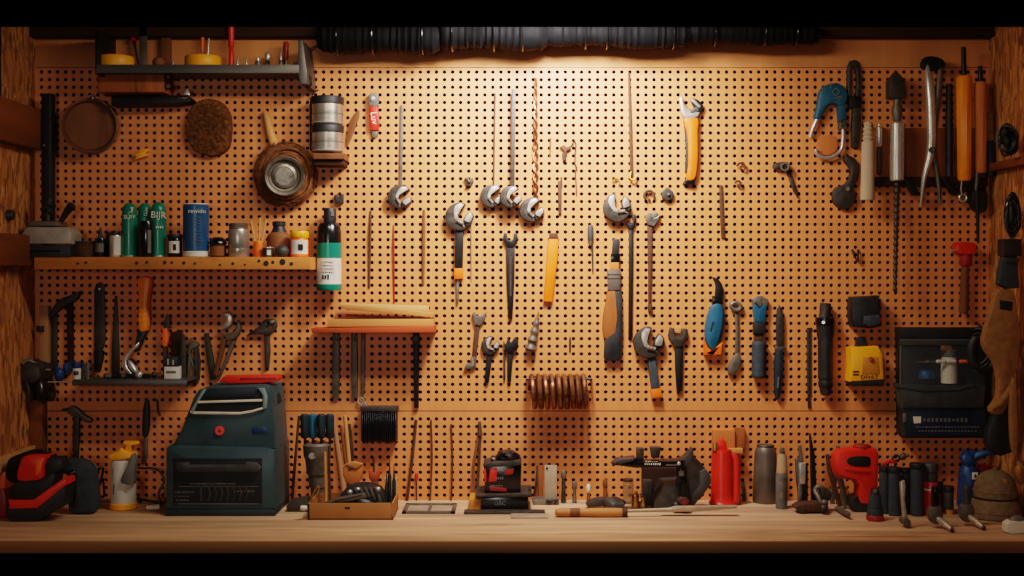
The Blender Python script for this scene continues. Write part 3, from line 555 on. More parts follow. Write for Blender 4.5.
T('glue_bottle', 'small round blue bottle with nozzle beside the ledge rod', 'bottle', [P('body', ell(59, b - 8, -.09, 5, 5, 7), 'bluedk'), P('nozzle', can(58, b - 20, b - 13, 1.6, -.09, [(0, 2.6), (.4, 1.6), (1, .6)]), 'bluedk')], rest=SH3 - .008)
T('blue_clip', 'small blue spring clip behind the round blue bottle', 'clip', P('clip', hang([(63, 364), (67, 362), (68, 370), (65, 375), (62, 371)], .05, .8), 'bluedk'))
T('thread_pot', 'small pot with blue cap and white printed label on ledge', 'pot', [P('body', can(77, b - 11, b, 4.3, -.09), 'white'), P('cap', can(77, b - 17, b - 11, 4.6, -.09), 'bluedk'), P('print', band(77, b - 8, b - 4, 4.45, -.09, -30, 40), 'dgrey')], rest=SH3)
T('battery', 'small dark battery standing on ledge beside the blue capped pot', 'battery', P('cell', can(83.5, b - 16, b, 1.8, -.09, [(0, 1.7), (.02, 1.8), (.95, 1.8), (.96, .7), (1, .7)]), 'dgrey'), rest=SH3)
T('battery', 'small battery with pale wrapper standing on the ledge, next to the saw handle', 'battery', P('cell', can(87.8, b - 17, b, 1.8, -.09, [(0, 1.7), (.02, 1.8), (.95, 1.8), (.96, .7), (1, .7)]), 'greypl'), rest=SH3)
T('bench_grinder', 'small dark machine with grey clamp mounted on corner post', 'grinder', [
    P('body', ext(smooth([(19, 366), (24, 362), (36, 364), (40, 370), (39, 380), (30, 384), (21, 382), (17, 374)], 2), -.12, .119, 3), 'iron'), P('clamp', tube([(22, 364, -.12), (28, 360, -.11), (36, 364, -.1)], 2., seg=8, sm=3), 'steel'), P('arm', tube([(36, 370, -.09), (50, 370, -.06)], 1.8), 'steeld'), P('motor', ext([(31, 380), (41, 378), (44, 392), (40, 402), (32, 400)], -.1, .099, 2), 'gloss'), P('lever', tube([(25, 380, -.11), (29, 392, -.12), (26, 402, -.12)], 1.6, sm=3), 'iron'), P('hook', tube([(50, 386, -.03), (55, 392, -.04), (52, 400, -.04), (47, 398, -.03), (47, 392, .0)], 1.4, sm=3), 'iron')])
T('wall_valve', 'dark round metal valve sticking out from the wooden side wall', 'valve', [P('stem', tube([(-20, 216, -.22), (6, 215, -.22)], 4.5), 'iron'), P('knob', rev((2, 215, -.22), (14, 215, -.22), [(0, 4), (.1, 5.5), (.8, 5.5), (1, 4)], 16), 'iron'), P('foot', rev((-6, 225, -.22), (-6, 236, -.22), [(0, 8), (1, 9)], 16), 'blacksteel')])
T('leaning_board', 'dark edged panel leaning on the wooden side wall', 'panel', [P('border', wbox(-XW + .001, -XW + .014, -.62, -.3, zz(104, -.3), zz(97, -.3)), 'blacksteel'), P('border', wbox(-XW + .001, -XW + .012, -.31, -.295, zz(104, -.3), zz(-10, -.3)), 'blacksteel'), P('board', wbox(-XW + .0005, -XW + .006, -.62, -.31, zz(97, -.3), zz(-10, -.3)), 'brownwood')])
TW('adjustable_wrench', 'two handled plier wrench with pale upper jaw above the toolbox', [
    P('upper_jaw', hang(smooth([(220, 315), (226, 312), (231.5, 315), (232, 322), (229, 327), (222, 330), (219, 328), (225, 323), (225.5, 318)], 2), .026, 1.2, 0, .004), 'jawplate'),
    P('lower_jaw', hang(smooth([(237, 320), (240, 324), (240, 331), (236, 338), (227, 341), (222, 337), (228, 333), (234, 331), (236, 326)], 2), .022, 1.2), 'steeld'),
    P('handle', hang([(222, 334), (227, 336), (222, 356), (216, 377), (213, 374), (218, 354)], .014, 1.2, 0, .008), 'brownwood'),
    P('handle', hang([(232, 339), (236, 340), (228, 360), (219, 380), (217, 378), (225, 358)], .014, 1.2), 'steeld')])
TW('adjustable_wrench', 'dark adjustable wrench with side spike hung above the red case', [
    P('fixed_jaw', hang(smooth([(246, 336), (252, 331), (258, 327), (263, 321), (268, 319), (270, 324), (266, 327), (270, 330), (275, 322), (276.5, 327), (272, 333), (264, 335), (254, 334)], 2), .02, 1.2), 'iron'),
    P('sliding_jaw', hang([(266, 321), (272, 318.5), (276, 321), (272, 325), (267, 326)], .014, .8, 0, .006), 'steel'),
    P('handle', hang([(264, 334), (269, 333), (270, 352), (268.5, 368), (265, 368), (264.5, 352)], .014, 1.2), 'iron')])
b = 386
for i, (x0, x1, yt, yb_, w, m, lab) in enumerate([(206, 213, 333, 380, 6.5, 'iron', 'broad dark chisel leaning behind the toolbox top'), (191, 187, 338, 383, 3, 'steeld', 'thin grey rod leaning near the ledge end, tilted toward the files'), (195, 196, 342, 383, 4, 'iron', 'narrow dark blade standing upright near the ledge end')]):
    T('chisel' if i == 0 else 'steel_rod', lab, 'chisel' if i == 0 else 'rod', P('blade', bar([(x0, yt), ((x0 + x1) / 2, (yt + yb_) / 2), (x1, yb_)], [w * .6, w, w], .012), m))
T('small_pliers', 'small curved pliers hung between ledge end and dark chisel', 'pliers', [P('jaw', hang(smooth([(186, 352), (190, 343), (195, 341), (199, 345), (196, 348), (191, 350), (189, 356)], 2), .016, 1), 'steeld'), P('handle', bar([(189, 354), (193, 366), (193, 380)], 2.5, .01), 'steeld'), P('handle', bar([(197, 348), (199, 362), (198, 380)], 2.5, .01), 'iron')])
T('ratchet', 'dark steel ratchet hung head up low in the corner', 'ratchet', [P('head', hang(smooth([(66, 410), (71, 406), (78, 409), (84, 415), (91, 419), (90, 423), (82, 421), (79, 417), (73, 417), (68, 414)], 2), .02, 1.2), 'steeld'), P('handle', hang([(73, 415), (79, 416), (79, 436), (77, 464), (73, 464), (72, 436)], .014, 1.2), 'iron'), P('lever', tube([(62, 410, -.02), (68, 409, -.02)], 1.2), 'iron')])
T('marking_awl', 'long black tool hung low beside the yellow sprayer', 'awl', [P('grip', hang(smooth([(144, 402), (148, 401), (149, 420), (147, 436), (142, 436), (142, 418)], 2), .016, 1.4), 'black'), P('blade', hang([(144, 436), (147, 436), (147.5, 456), (146, 461), (143, 460)], .01, .6), 'steeld')])
T('hook_wire', 'short thin dark wire hook hung above the yellow sprayer top', 'hook', P('wire', tube([(157, 400, .001), (157, 401, -.01), (158, 412, -.01), (160, 416, -.012)], .9), 'iron'))
# hung above the tray
T('wall_rack_shelf', 'thin reddish wooden ledge carrying a pile of wooden strips', 'shelf', P('ledge_board', ext([(311, 328.5), (434, 326), (434.5, 332.5), (312, 333)], -.12, .121, .6), 'redwood'))
for i, (pts, Y, m, lab) in enumerate([([(328, 319.5), (433.5, 319), (434, 326), (327, 327)], -.11, 'woodx', 'pale wooden strip, lowest and nearest in the pile on the reddish ledge'), ([(346, 314.5), (434, 318), (434, 319.5), (346, 318.5)], -.08, 'brownwood', 'dark brown strip sandwiched in the pile on the reddish ledge'),
      ([(341, 305), (344, 304.2), (433.5, 313), (433.5, 317.5), (342, 309)], -.1, 'woodx', 'slanting wooden strip on top of the pile on the reddish ledge'), ([(341, 303.5), (428, 306), (429, 312), (341, 309)], -.05, 'paleply', 'pale wooden strip at the back of the pile on the reddish ledge')]):
    T('wooden_strip', lab, 'wood', P('strip', ext(pts, Y, .03 if i else .05, .6), m), group='wooden strips on the reddish ledge')
for x0, x1, yt, yb_, w, lab in [(336, 335.5, 333, 399, 8, 'broad dark file hung under the reddish ledge, farthest from the black punch'), (354, 354.5, 333, 398, 7, 'dark file hung under the reddish ledge, middle of three'), (363, 362.5, 333, 394, 4.5, 'slim dark file hung under the reddish ledge with a bright ring')]:
    ps = [P('blade', bar([(x0, yt), ((x0 + x1) / 2, 365), (x1, yb_)], [w * .85, w, w * .8], .012), 'steeld'), P('tang', bar([(x0, yt - 2), (x0, yt + 8)], [w * .4, w * .5], .016), 'steeld')]
    if w < 5: ps.append(P('ring', torus(361, 401, -.01, 3, .9, 'Y', 18, 6) + torus(364, 405, -.01, 2.4, .8, 'Y', 18, 6), 'chrome'))
    T('file', lab, 'file', ps, group='files under the reddish ledge')
T('punch', 'straight black punch bar hung alone under the reddish ledge', 'punch', [P('shaft', hang([(413, 333), (419, 333), (418.5, 408), (414, 408)], .014, 1), 'blacksteel'), P('collar', hang(rect(412.5, 336, 419.5, 344), .017, .8), 'iron')])
def comb():
    g = Geo()
    for i in range(17): g = g + ext(rect(362 + i * 2.05, 411, 363.1 + i * 2.05, 442 + (i % 3)), -.045, .03, .2)
    return g
T('wire_brush', 'square black brush block with fine vertical bristles', 'brush', [P('back_plate', hang(rect(361, 408.5, 397, 441), .028, .8), 'black'), P('bristle', comb(), 'gloss'), P('metal_band', ext(rect(360.5, 407, 397.5, 411.5), -.048, .049, .5), 'iron')])
# ================================================================== TOOLS ON THE BRIGHT CENTRE
def rodwrench(lab, hx, hy, s, ang, rx0, ry0, rx1, ry1, w, m, off=0., flip=1):
    ps = wrench_parts(hx, hy, s, ang, 0, th=.03, off=off, flip=flip)
    ps.append(P('long_handle', hang([(rx0 - w / 2, ry0), (rx0 + w / 2, ry0), (rx1 + w / 2, ry1), (rx1 - w / 2, ry1)], .007, .5, 0, off), m))
    return TW('long_wrench', lab, ps)
rodwrench('steel jaw wrench hung head down by a slim rod, beside the red box cutter', 400, 197, 19.5, 68, 402, 105, 400.5, 191, 3, 'steeld')
rodwrench('jaw wrench hung head down by the thinnest rod, overlapping its neighbour', 492, 196.5, 19, 62, 495, 93, 493.5, 190, 1.6, 'rust', .0)
rodwrench('jaw wrench hung head down by a straight grey bar', 511, 197, 18, 60, 513.5, 89, 512.5, 190, 4, 'iron', .024)
ps = wrench_parts(532, 210, 20, 55, 0, th=.03)
g = Geo()
for k in range(2): g = g + tube([(535.5 + (1.6 + .7 * (i > 20)) * math.sin(i * .9 + k * 3.14) * (.3 + .7 * min(1, i / 12)), 78 + i * 3., -.008 - .004 * math.cos(i * .9 + k * 3.14)) for i in range(41)], 1.1, seg=6)
ps.append(P('twisted_rod', g, 'copper'))
TW('long_wrench', 'jaw wrench hung head down by a twisted copper rod', ps)
TW('long_wrench', 'open steel wrench jaw facing up above the slim black spanner', wrench_parts(618, 207.5, 23, 5, 0, th=.032))
T('threaded_rod', 'long brown steel rod hung high with a small nut end', 'rod', [P('rod', hang([(628.2, 73), (630, 72), (632, 120), (633.3, 176), (630.2, 176)], .008, .5), 'rust'), P('end_hook', tube([(631, 172, -.01), (630, 178, -.014), (634, 180, -.016), (637, 175, -.014)], 1.1, sm=3), 'brass')])
TW('adjustable_wrench', 'adjustable wrench with rust red handle and orange collar', wrench_parts(459.5, 217, 23, 40, 42, 8, 8, th=.03, gm='blacksteel', ha=1) + [P('collar', hang(rect(454, 268, 463, 279), .022, 1), 'orange'), P('handle_tip', hang([(456, 279), (459.5, 279), (458.5, 303), (456.5, 303)], .012, .8), 'steel')])
TW('spanner', 'black open end spanner with long tapering handle', [P('jaw', hang(spanner_pts(510.5, 240, 13, 0), .014, .8), 'blacksteel'), P('shaft', hang([(506, 246), (515, 246), (514.5, 280), (512.5, 319), (508.5, 319), (506.5, 280)], .012, 1.2), 'blacksteel', [P('groove', ext([(509.5, 256), (511.5, 256), (511.5, 296), (509.7, 296)], -.0128, .002), 'iron')])])
T('folding_knife', 'flat bright yellow bar handled tool with dark top', 'tool', [P('handle', hang([(548.5, 239), (558.5, 239), (558, 256), (552.5, 302), (543.5, 301.5), (546, 270)], .018, 1.2), 'amberhot'), P('top_cap', hang([(549.5, 233), (557.5, 233), (558.5, 239.5), (549, 239.5)], .016, 1), 'rust')])
T('drill_bit', 'reddish steel bit hung alone beneath the twisted copper rod', 'bit', [P('shank', hang([(558, 181), (561.8, 181), (561.5, 214), (558.5, 214)], .01, .8), 'rust'), P('pin', rod(561.3, 177, 561.5, 186, .8, -.008), 'iron')])
T('wire', 'thin short brown wire hung beside twisted copper rod', 'wire', P('wire', rod(550.5, 138, 549.8, 157, .7, -.0012), 'copper'))
T('wing_nut', 'dark wing shaped nut pinned high on the bright board', 'nut', P('nut', hang([(560, 147), (564, 145), (567, 147), (571, 145.5), (571, 149), (567, 151), (566, 160), (563, 161), (562, 154), (564, 151)], .014, .8), 'rust'))
T('wire_hook', 'thin looped wire hook dangling from a peg', 'hook', P('wire', tube([(571, 147, .001), (573, 143, -.008), (574, 139, -.008), (576, 144, -.008), (575, 155, -.008), (575, 164, -.008), (577, 168, -.008), (575, 171, -.008), (576, 182, -.006), (576.5, 195, -.004)], .65, seg=6), 'rust'))
for x0, y0, x1, y1, r, m, lab in [(370.5, 211, 369, 288, 1.5, 'rust', 'thin dark rod hung above the wooden strips, nearest the spray bottle'), (393.5, 225, 394, 303, 1., 'redd', 'thinnest reddish rod ending at the wooden strips'), (424, 210, 423, 285, 1.7, 'brownwood', 'thin flat brown rod hung beside the orange collared wrench'),
        (471, 226, 471, 282, .5, 'steeld', 'hair thin wire hung beside the orange collared wrench'), (570, 337, 570, 352, 1.1, 'iron', 'short dark pin hung above the copper coil')]:
    T('thin_rod', lab, 'rod', P('rod', tube([(x0, y0, -.0008), (x0 + (x1 - x0) * .3, y0 + (y1 - y0) * .3, -.006), (x1, y1, -.001)], [r * .7, r, r * .8], seg=8), m))
for x, y, k, lab in [(468.5, 181, 0, 'small dark bolt clip on the bright board beside a jaw wrench'), (667.5, 194, 1, 'small dark steel nut block beneath the wrench with yellow grip')]:
    T('peg_clip', lab, 'clip', [P('clip', hang([(x - 4, y - 3), (x, y - 4), (x + 1, y - 1), (x + 4, y - 4), (x + 5, y + 1), (x + 2, y + 5), (x - 3, y + 5), (x - 1, y + 1)] if not k else [(x - 6, y - 2), (x, y - 7), (x + 6, y - 2), (x + 6, y + 4), (x, y + 7), (x - 5, y + 4)], .018, .9), 'iron'), P('pin', rev((x + 1, y, -.016), (x + 1, y, -.026), [(0, 1.6), (1, 1.3)], 10), 'steel')])
T('peg_ring', 'small curved brass coloured clip beneath the dangling brown rod', 'clip', P('clip', torus(649, 195.5, -.012, 4.6, 1.5, 'Y', 18, 8, (-20, 230)) + rev((649, 199, .001), (649, 199, -.012), [(0, 1.4), (1, 1.4)], 8), 'rust'))
T('cup_hook', 'tiny pale brass cup hook beside a brown rod end', 'hook', P('hook', torus(616, 182, -.01, 3, .8, 'Y', 16, 6, (-40, 230)) + rev((616, 180, .001), (616, 180, -.008), [(0, .9), (1, .9)], 8), 'brass'))
for i, (x, y, lab) in enumerate([(741, 167, 'small bent hook high on the board, upper of two'), (738, 184, 'tiny bent hook on the board, lower of two')]):
    T('cup_hook', lab, 'hook', P('hook', torus(x, y, -.012, 4 - i, 1.1, 'Y', 16, 6, (-60, 170)) + rev((x, y + 2, .001), (x, y + 2, -.012), [(0, 1), (1, 1)], 8), 'rust'))
T('wall_hook', 'small dark steel hook low beside hanging drill auger', 'hook', P('hook', tube([(852, 250, .001), (852, 250, -.012), (854, 256, -.016), (858, 262, -.014), (858, 251, -.012), (858, 250, .001)], 1.1, seg=6), 'iron'))
T('screwdriver', 'small screwdriver with grey grip and thin dark blade', 'screwdriver', [P('handle', rev((590.5, 242, -.0085), (590.5, 225, -.0085), [(0, 1.6), (.15, 3), (.8, 3), (1, 2)], 14), 'dgrey'), P('blade', tube([(592, 243, -.01), (592.8, 272, -.005)], [1, .7], seg=8), 'iron'), P('collar', rev((590.6, 245, -.012), (590.5, 241, -.012), [(0, 1.5), (1, 2)], 12), 'steel')])
T('putty_knife', 'long knife with wooden and black handle hung blade up', 'knife', [
    P('wood_handle', hang(smooth([(608, 291), (619, 291), (622, 300), (622, 330), (615, 340), (604, 338), (603, 318), (606, 302)], 2), .02, 1.8), 'handlewood'),
    P('black_handle', hang([(615, 291), (622, 291), (623, 330), (622, 358), (619, 361), (606, 361), (604, 357), (605, 340), (615, 332), (617, 318)], .024, 1.8), 'black'),
    P('ferrule', hang([(607.5, 270), (621, 270), (620.5, 290.5), (608, 290.5)], .022, 1.2), 'greymetal', [P('ferrule_rib', ext(rect(607.5, 274, 620.8, 275), -.0228, .003) + ext(rect(607.5, 278, 620.8, 279), -.0228, .003), 'iron')]),
    P('neck', hang([(611, 262), (619, 262), (619, 270), (610, 270)], .016, .8), 'orangewood'), P('collar', hang(rect(611, 253.5, 620, 262), .018, .8), 'gloss'), P('blade_tip', hang([(613, 239), (619.5, 239), (618.5, 254), (612, 254)], .012, .6), 'black')])
TW('spanner', 'long slim black combination spanner hung between two others', [P('jaw', hang([(626, 224), (628, 221), (631, 224), (633, 222), (632, 215), (635.5, 214), (636.5, 220), (635, 226), (632.5, 230), (629.5, 230)], .014, .8), 'blacksteel'), P('shaft', hang([(629, 229), (633.3, 229), (633.3, 260), (632.5, 338), (628.5, 338), (629, 260)], .012, 1.1), 'blacksteel')])
TW('spanner', 'slender rusty wrench with pale angled jaw hung upright', [P('fixed_jaw', hang([(645, 216), (649, 213), (651, 219), (657, 217), (660, 214), (659, 220), (654, 226), (648, 225)], .018, .8), 'steel'), P('sliding_jaw', hang([(650, 213), (656, 212), (659, 214), (655, 218), (651, 218)], .014, .7), 'steeld'), P('shaft', hang([(647.5, 225), (652.5, 225), (652, 270), (651, 304), (648.5, 304), (648.3, 270)], .012, 1), 'rust'), P('end', hang([(648, 304), (652, 304), (652.5, 312), (648.5, 312)], .014, .8), 'rust')])
ps = [P('fixed_jaw', hang(smooth([(680, 98), (682.5, 97), (684, 103), (688, 109), (694, 112), (700, 112), (697, 117), (690, 119), (684, 117), (681, 110)], 2), .026, 1.2), 'chrome'), P('sliding_jaw', hang(smooth([(691, 99), (697, 99), (702.5, 104), (703, 109), (700, 113), (695, 108)], 2), .02, 1.), 'blacksteel'), P('jaw_edge', hang([(690, 99.5), (694, 99), (701, 106), (699, 108)], .022, .6), 'chrome'),
      P('scale_plate', ext([(689, 109), (697, 107), (699, 111), (691, 113)], -.028, .004, .4), 'steel'),
      P('handle', hang(smooth([(684, 118), (698.5, 118), (698, 130), (698.5, 150), (697.5, 168), (695, 179), (687, 180), (688, 165), (688, 145), (686.5, 130)], 2), .026, 2.2), 'orange'), P('back_grip', hang([(684, 119), (687, 119), (688.5, 135), (689, 160), (687.5, 173), (685.5, 172), (686.5, 150), (685.5, 132)], .02, .8), 'black'), P('end_cap', hang([(685.5, 179.5), (695.5, 179), (693.5, 185), (683, 183.5)], .022, 1), 'gloss')]
TW('adjustable_wrench', 'large adjustable wrench with bright yellow orange grip', ps)
T('steel_pin', 'short dark brown rod hung alone beneath two small hooks', 'rod', P('rod', hang([(719.5, 185), (722.5, 185), (725, 238), (721.5, 238), (720, 210)], .008, .8), 'rust'))
T('hose_clamp', 'small dark clamp tool with bent head and thin tail', 'clamp', [P('head', hang(smooth([(774, 164), (780, 162), (788, 162), (789.5, 167), (786, 171), (780, 168), (775, 169)], 2), .024, 1.4), 'iron'), P('ring', torus(785, 167, -.026, 3.6, 1.2, 'Y', 18, 6), 'steeld'), P('tail', hang([(786, 170), (790, 170), (797, 190), (798, 198), (794, 192)], .01, .7), 'iron')])
TW('adjustable_wrench', 'dark adjustable wrench with orange handle end, beside a spanner', wrench_parts(649.5, 343, 25, 25, 42, 8, 8.5, 'iron', 'rubber', .03, tip=('orange', 8), ha=-8))
TW('spanner', 'heavy black open end spanner with blocky jaw', [P('jaw', hang(spanner_pts(678.5, 337, 17, 2), .018, 1), 'iron'), P('shaft', hang([(675, 344), (683.5, 344), (683, 370), (682.5, 391), (677, 393), (675.5, 370)], .014, 1.3), 'blacksteel'), P('jaw_insert', hang(rect(675, 327, 681, 333, 10), .012, .6), 'wood')])
TW('spanner', 'small double ended spanner with rusty shank hung high', [P('jaw', hang([(472, 314), (474.5, 311.5), (477, 316), (481, 316), (486.5, 312), (485, 319), (480, 326), (475, 325)], .014, .8), 'steeld'), P('shaft', hang([(475, 325), (480, 325), (476.5, 358), (472, 358)], .01, .8), 'rust'), P('lower_jaw', hang([(471, 357), (476, 357), (476, 366), (471, 369), (464, 369), (466, 364), (471, 364)], .014, .8), 'steel')])
TW('adjustable_wrench', 'small black adjustable wrench with curved jaw, first of the small pair', wrench_parts(490.5, 346, 15, 30, 30, 6, 4.5, 'iron', 'blacksteel', .016, ha=6))
TW('adjustable_wrench', 'small black wrench with double prong head, beside the spiral bit', [P('jaw', hang([(503.5, 341), (505.5, 345), (508, 338), (511, 343), (515, 337), (518.5, 341), (517.5, 349), (512, 353), (505, 351)], .018, .9), 'blacksteel'), P('handle', hang([(507.5, 351), (513.5, 351), (511, 382), (507.5, 382)], .013, 1), 'blacksteel'), P('side_pin', hang(rect(503.4, 350, 505.4, 380), .008, .4), 'iron')])
def spiral(x0, y0, x1, y1, r0, r1, n, Y): return rev((x0, y0, Y), (x1, y1, Y), [(i / (n * 4), (r0 + (r1 - r0) * i / (n * 4)) * (1.12 if i % 4 in (1, 2) else .78)) for i in range(n * 4 + 1)], 14)
T('step_bit', 'dark spiral step bit hung under the yellow handled tool', 'bit', [P('shank', rev((537.5, 318, -.012), (538.5, 312, -.012), [(0, 1.2), (1, .8)], 10), 'brass'), P('flute', spiral(530, 351, 537.5, 318, 5.6, 2.6, 4, -.016), 'steeld')])
def copcoil():
    Pp = []; n = 9 * 28
    for i in range(n + 1):
        a = 2 * math.pi * i / 28; Pp.append(W(530 + 58 * i / n, 391.5, -.062) + Vector((0, math.cos(a), math.sin(a))) * 15.6 * S(-.06))
    return sweep(Pp, [2.55 * S(-.06)] * len(Pp), 8, 1.)
T('copper_coil', 'tight coil of shiny copper tubing hung on the board', 'coil', [P('coil', copcoil(), 'bronze'), P('hanging_bar', tube([(526, 379, -.062), (592, 379, -.062)], 1.4), 'iron'), P('bar_hook', tube([(527, 379, -.062), (527, 379, .001)], 1.4), 'iron'), P('bar_hook', tube([(591, 379, -.062), (591, 379, .001)], 1.4), 'iron')])
# ================================================================== RIGHT HALF TOOLS
T('hooked_knife', 'teal handled hooked knife with orange butt', 'knife', [P('handle', hang(smooth([(714, 304), (721, 304), (724, 312), (722, 330), (717, 346), (713, 351), (708, 346), (705.5, 336), (706.5, 322), (710, 310)], 2), .028, 2.4), 'tealtool', [P('lettering', scribble(712, 326, 10, 3, -.0295, 5).rot(-72, 'Y', W(712, 326, -.029)), 'tealdk')]), P('grip_edge', hang(smooth([(721, 306), (725, 314), (723.5, 330), (719, 346), (716, 351), (720, 332), (722, 318)], 2), .022, 1), 'black'),
    P('butt', hang([(704.5, 339), (708, 347), (713, 352), (718, 346), (723, 342), (721.5, 355), (704.5, 355)], .03, 1.6), 'orange'), P('collar', hang([(713, 296), (723, 296), (723, 304), (712.5, 304)], .024, 1.4), 'gloss'), P('blade', hang(smooth([(712.5, 277), (718, 279), (722, 284), (723.5, 291), (723, 297), (715.5, 297), (716, 288), (715, 282)], 2), .014, .8), 'blacksteel')])
TW('spanner', 'slim steel ring spanner with angled lower head', [P('ring_head', torus(736, 306.5, -.012, 4.8, 2.2, 'Y', 24, 8, (0, 360), .75).rot(20, 'Y', W(736, 306.5, -.012)), 'steeld'), P('shaft', hang([(734.5, 311), (738.5, 311), (739, 330), (739, 354), (735, 356), (736, 330)], .01, .9), 'steeld'), P('lower_head', hang(smooth([(734, 356), (738.5, 353), (741, 358), (740, 366), (734, 375), (728.5, 374), (729, 366)], 2), .016, 1.2), 'steeld')])
T('pipe_cutter', 'cutter with teal throat and ribbed black grip', 'cutter', [P('jaw', hang([(752, 300), (757, 296), (763, 296), (768.5, 300), (767, 307), (763, 304), (760, 308), (756, 303), (753, 307)], .018, 1), 'steel'), P('throat', hang([(753, 306), (756, 304), (760, 309), (764, 304), (767, 306), (765, 322), (755, 322)], .022, 1.2), 'tealtool'), P('collar', hang(rect(754, 322, 765.5, 334), .026, 1.6), 'black'), P('neck', hang(rect(754.5, 334, 763.5, 341), .018, .8), 'rust'),
    P('grip', rev((758.5, 378, -.022), (759, 341, -.022), [(0, 6)] + [(.04 + .9 * i / 18, 7.3 if i % 2 else 6.8) for i in range(19)] + [(1, 6.4)], 20), 'rubber')])
T('chisel', 'dark chisel with slim teal black handle hung point up', 'chisel', [P('blade', hang([(780, 305), (783, 312), (784, 322), (784, 346), (777, 346), (776.5, 322), (777.5, 310)], .014, 1.4), 'iron'), P('ferrule', hang(rect(775.5, 346, 785.5, 350), .02, .8), 'steel'), P('handle', hang(smooth([(776.5, 350), (783, 350), (783.5, 370), (781.5, 390), (779, 399), (775.5, 396), (775, 372)], 2), .02, 1.8), 'tealdk', [P('label', ext(rect(777.3, 377, 779, 388, 4), -.0215, .002), 'greypl')])])
T('toothed_saw', 'thin dark toothed saw blade hung upright beside the black torch', 'saw', P('blade', hang([(807, 328), (812, 327.5)] + [(811.8 - (i % 2) * 1.3, 330 + i * 2.) for i in range(34)] + [(810.5, 400), (811, 408), (808, 408), (807, 370)], .005, .3), 'iron'))
T('torch', 'long black ribbed flashlight hung with its lens up', 'flashlight', [P('body', rev((825.5, 388, -.025), (825, 325, -.025), [(0, 6), (.03, 7), (.1, 7.2), (.12, 6.6)] + [(.15 + .6 * i / 24, 7.4 if i % 2 else 7.) for i in range(25)] + [(.85, 8.2), (1, 8.8)], 24), 'black'), P('head', rev((824.8, 325, -.025), (824.6, 317, -.025), [(0, 9), (.2, 9.6), (.9, 9.2), (1, 8)], 24), 'gloss', [P('button', rev((823.5, 322.5, -.05), (823.5, 322.5, -.058), [(0, 2), (1, 1.6)], 12), 'chrome')]), P('bezel', rev((824.6, 317, -.025), (825.5, 303, -.025), [(0, 6), (.3, 5.4), (.95, 5.6), (1, 5)], 24), 'iron'), P('tail_cap', rev((825.6, 395, -.025), (825.5, 388, -.025), [(0, 4), (.4, 5.6), (1, 5.8)], 20), 'iron')])
T('battery_pack', 'black power tool battery hung above the yellow one', 'battery', [P('case', hang([(852, 299), (879, 298), (881, 303), (880, 316), (881, 326), (872, 328.5), (854, 327), (852, 318)], .06, 2.4), 'black'), P('top_rail', hang([(852, 297), (880, 295.5), (879, 300), (853, 301)], .05, 1), 'iron'), P('latch', ext([(864, 316), (880, 315), (881, 324), (870, 327), (864, 324)], -.066, .02, 1.4), 'rubber')])
T('battery_pack', 'bright yellow power tool battery with black base', 'battery', [P('case', hang([(850.5, 348), (879, 346.5), (883, 354), (884.5, 378), (884, 380), (850.5, 382), (852, 364)], .07, 2.6), 'yellow', [P('panel', ext([(863, 357), (878, 357), (880, 374), (862, 374)], -.0725, .003, .8), 'mustard', [P('stud', rev((871, 359, -.0725), (871, 359, -.078), [(0, 2.4), (1, 1.9)], 14), 'redd')]), P('lettering', txt('DIVAT', 869.5, 377.3, 4.6, -.0716, 0), 'inkblk'), P('vent', ext(rect(853, 371, 859, 372.3), -.0715, .002) + ext(rect(853, 374, 859, 375.3), -.0715, .002), 'inkblk')]), P('base', hang([(851, 382), (884, 380), (883, 386), (852, 386)], .072, 1), 'black'), P('top_post', hang([(858, 338), (866, 337), (868, 347), (857, 348)], .03, 1.2), 'black')])
T('clamp_ring', 'blue topped spring snap clamp with steel hook', 'clamp', [P('body', hang(smooth([(820, 92), (826, 85), (836, 82.5), (844, 86), (848, 94), (846.5, 103), (840, 106), (837, 104), (832, 103.5), (827, 107), (822, 116), (818, 120), (815, 116), (817.5, 108)], 2), .03, 2.2), 'tealtool', [P('lettering', txt('LOF', 835.5, 92, 8, -.0325, 70), 'greypl')]), P('lower_grip', hang([(838, 103), (846, 102), (847, 119), (839, 121)], .026, 1.6), 'tealtool'), P('arm', tube([(818, 118, -.018), (813.5, 127, -.018), (810, 137, -.014)], [2.6, 2.1, 1.8], sm=3), 'chrome'), P('socket', hang(rect(839.5, 120, 847, 129), .026, 1), 'steel'), P('hook', tube([(843, 128, -.018), (843, 140, -.018), (841, 150, -.018), (834, 156, -.018), (825, 158, -.018), (817, 154, -.018), (816, 149, -.018)], 1.9, sm=4), 'chrome')])
T('wood_disc', 'round slice of raw wood hung behind the blue clamp', 'disc', P('disc', hang(smooth([(818, 140), (826, 135), (836, 137), (838, 147), (833, 154), (823, 155), (817, 149)], 3), .008, 1), 'orangewood'))
T('pry_bar', 'curved dark steel claw tool hung under the blue clamp', 'pry bar', [P('claw', hang(smooth([(846, 155), (855, 158), (860, 167), (858, 180), (854, 187), (857, 196), (852, 206), (844, 209), (835, 204), (833, 194), (837, 187), (845, 184), (850, 177), (850, 168), (845, 161)], 3), .022, 2), 'iron'), P('rivet', rev((848, 189, -.022), (848, 189, -.028), [(0, 2.8), (1, 2)], 14), 'steeld')])
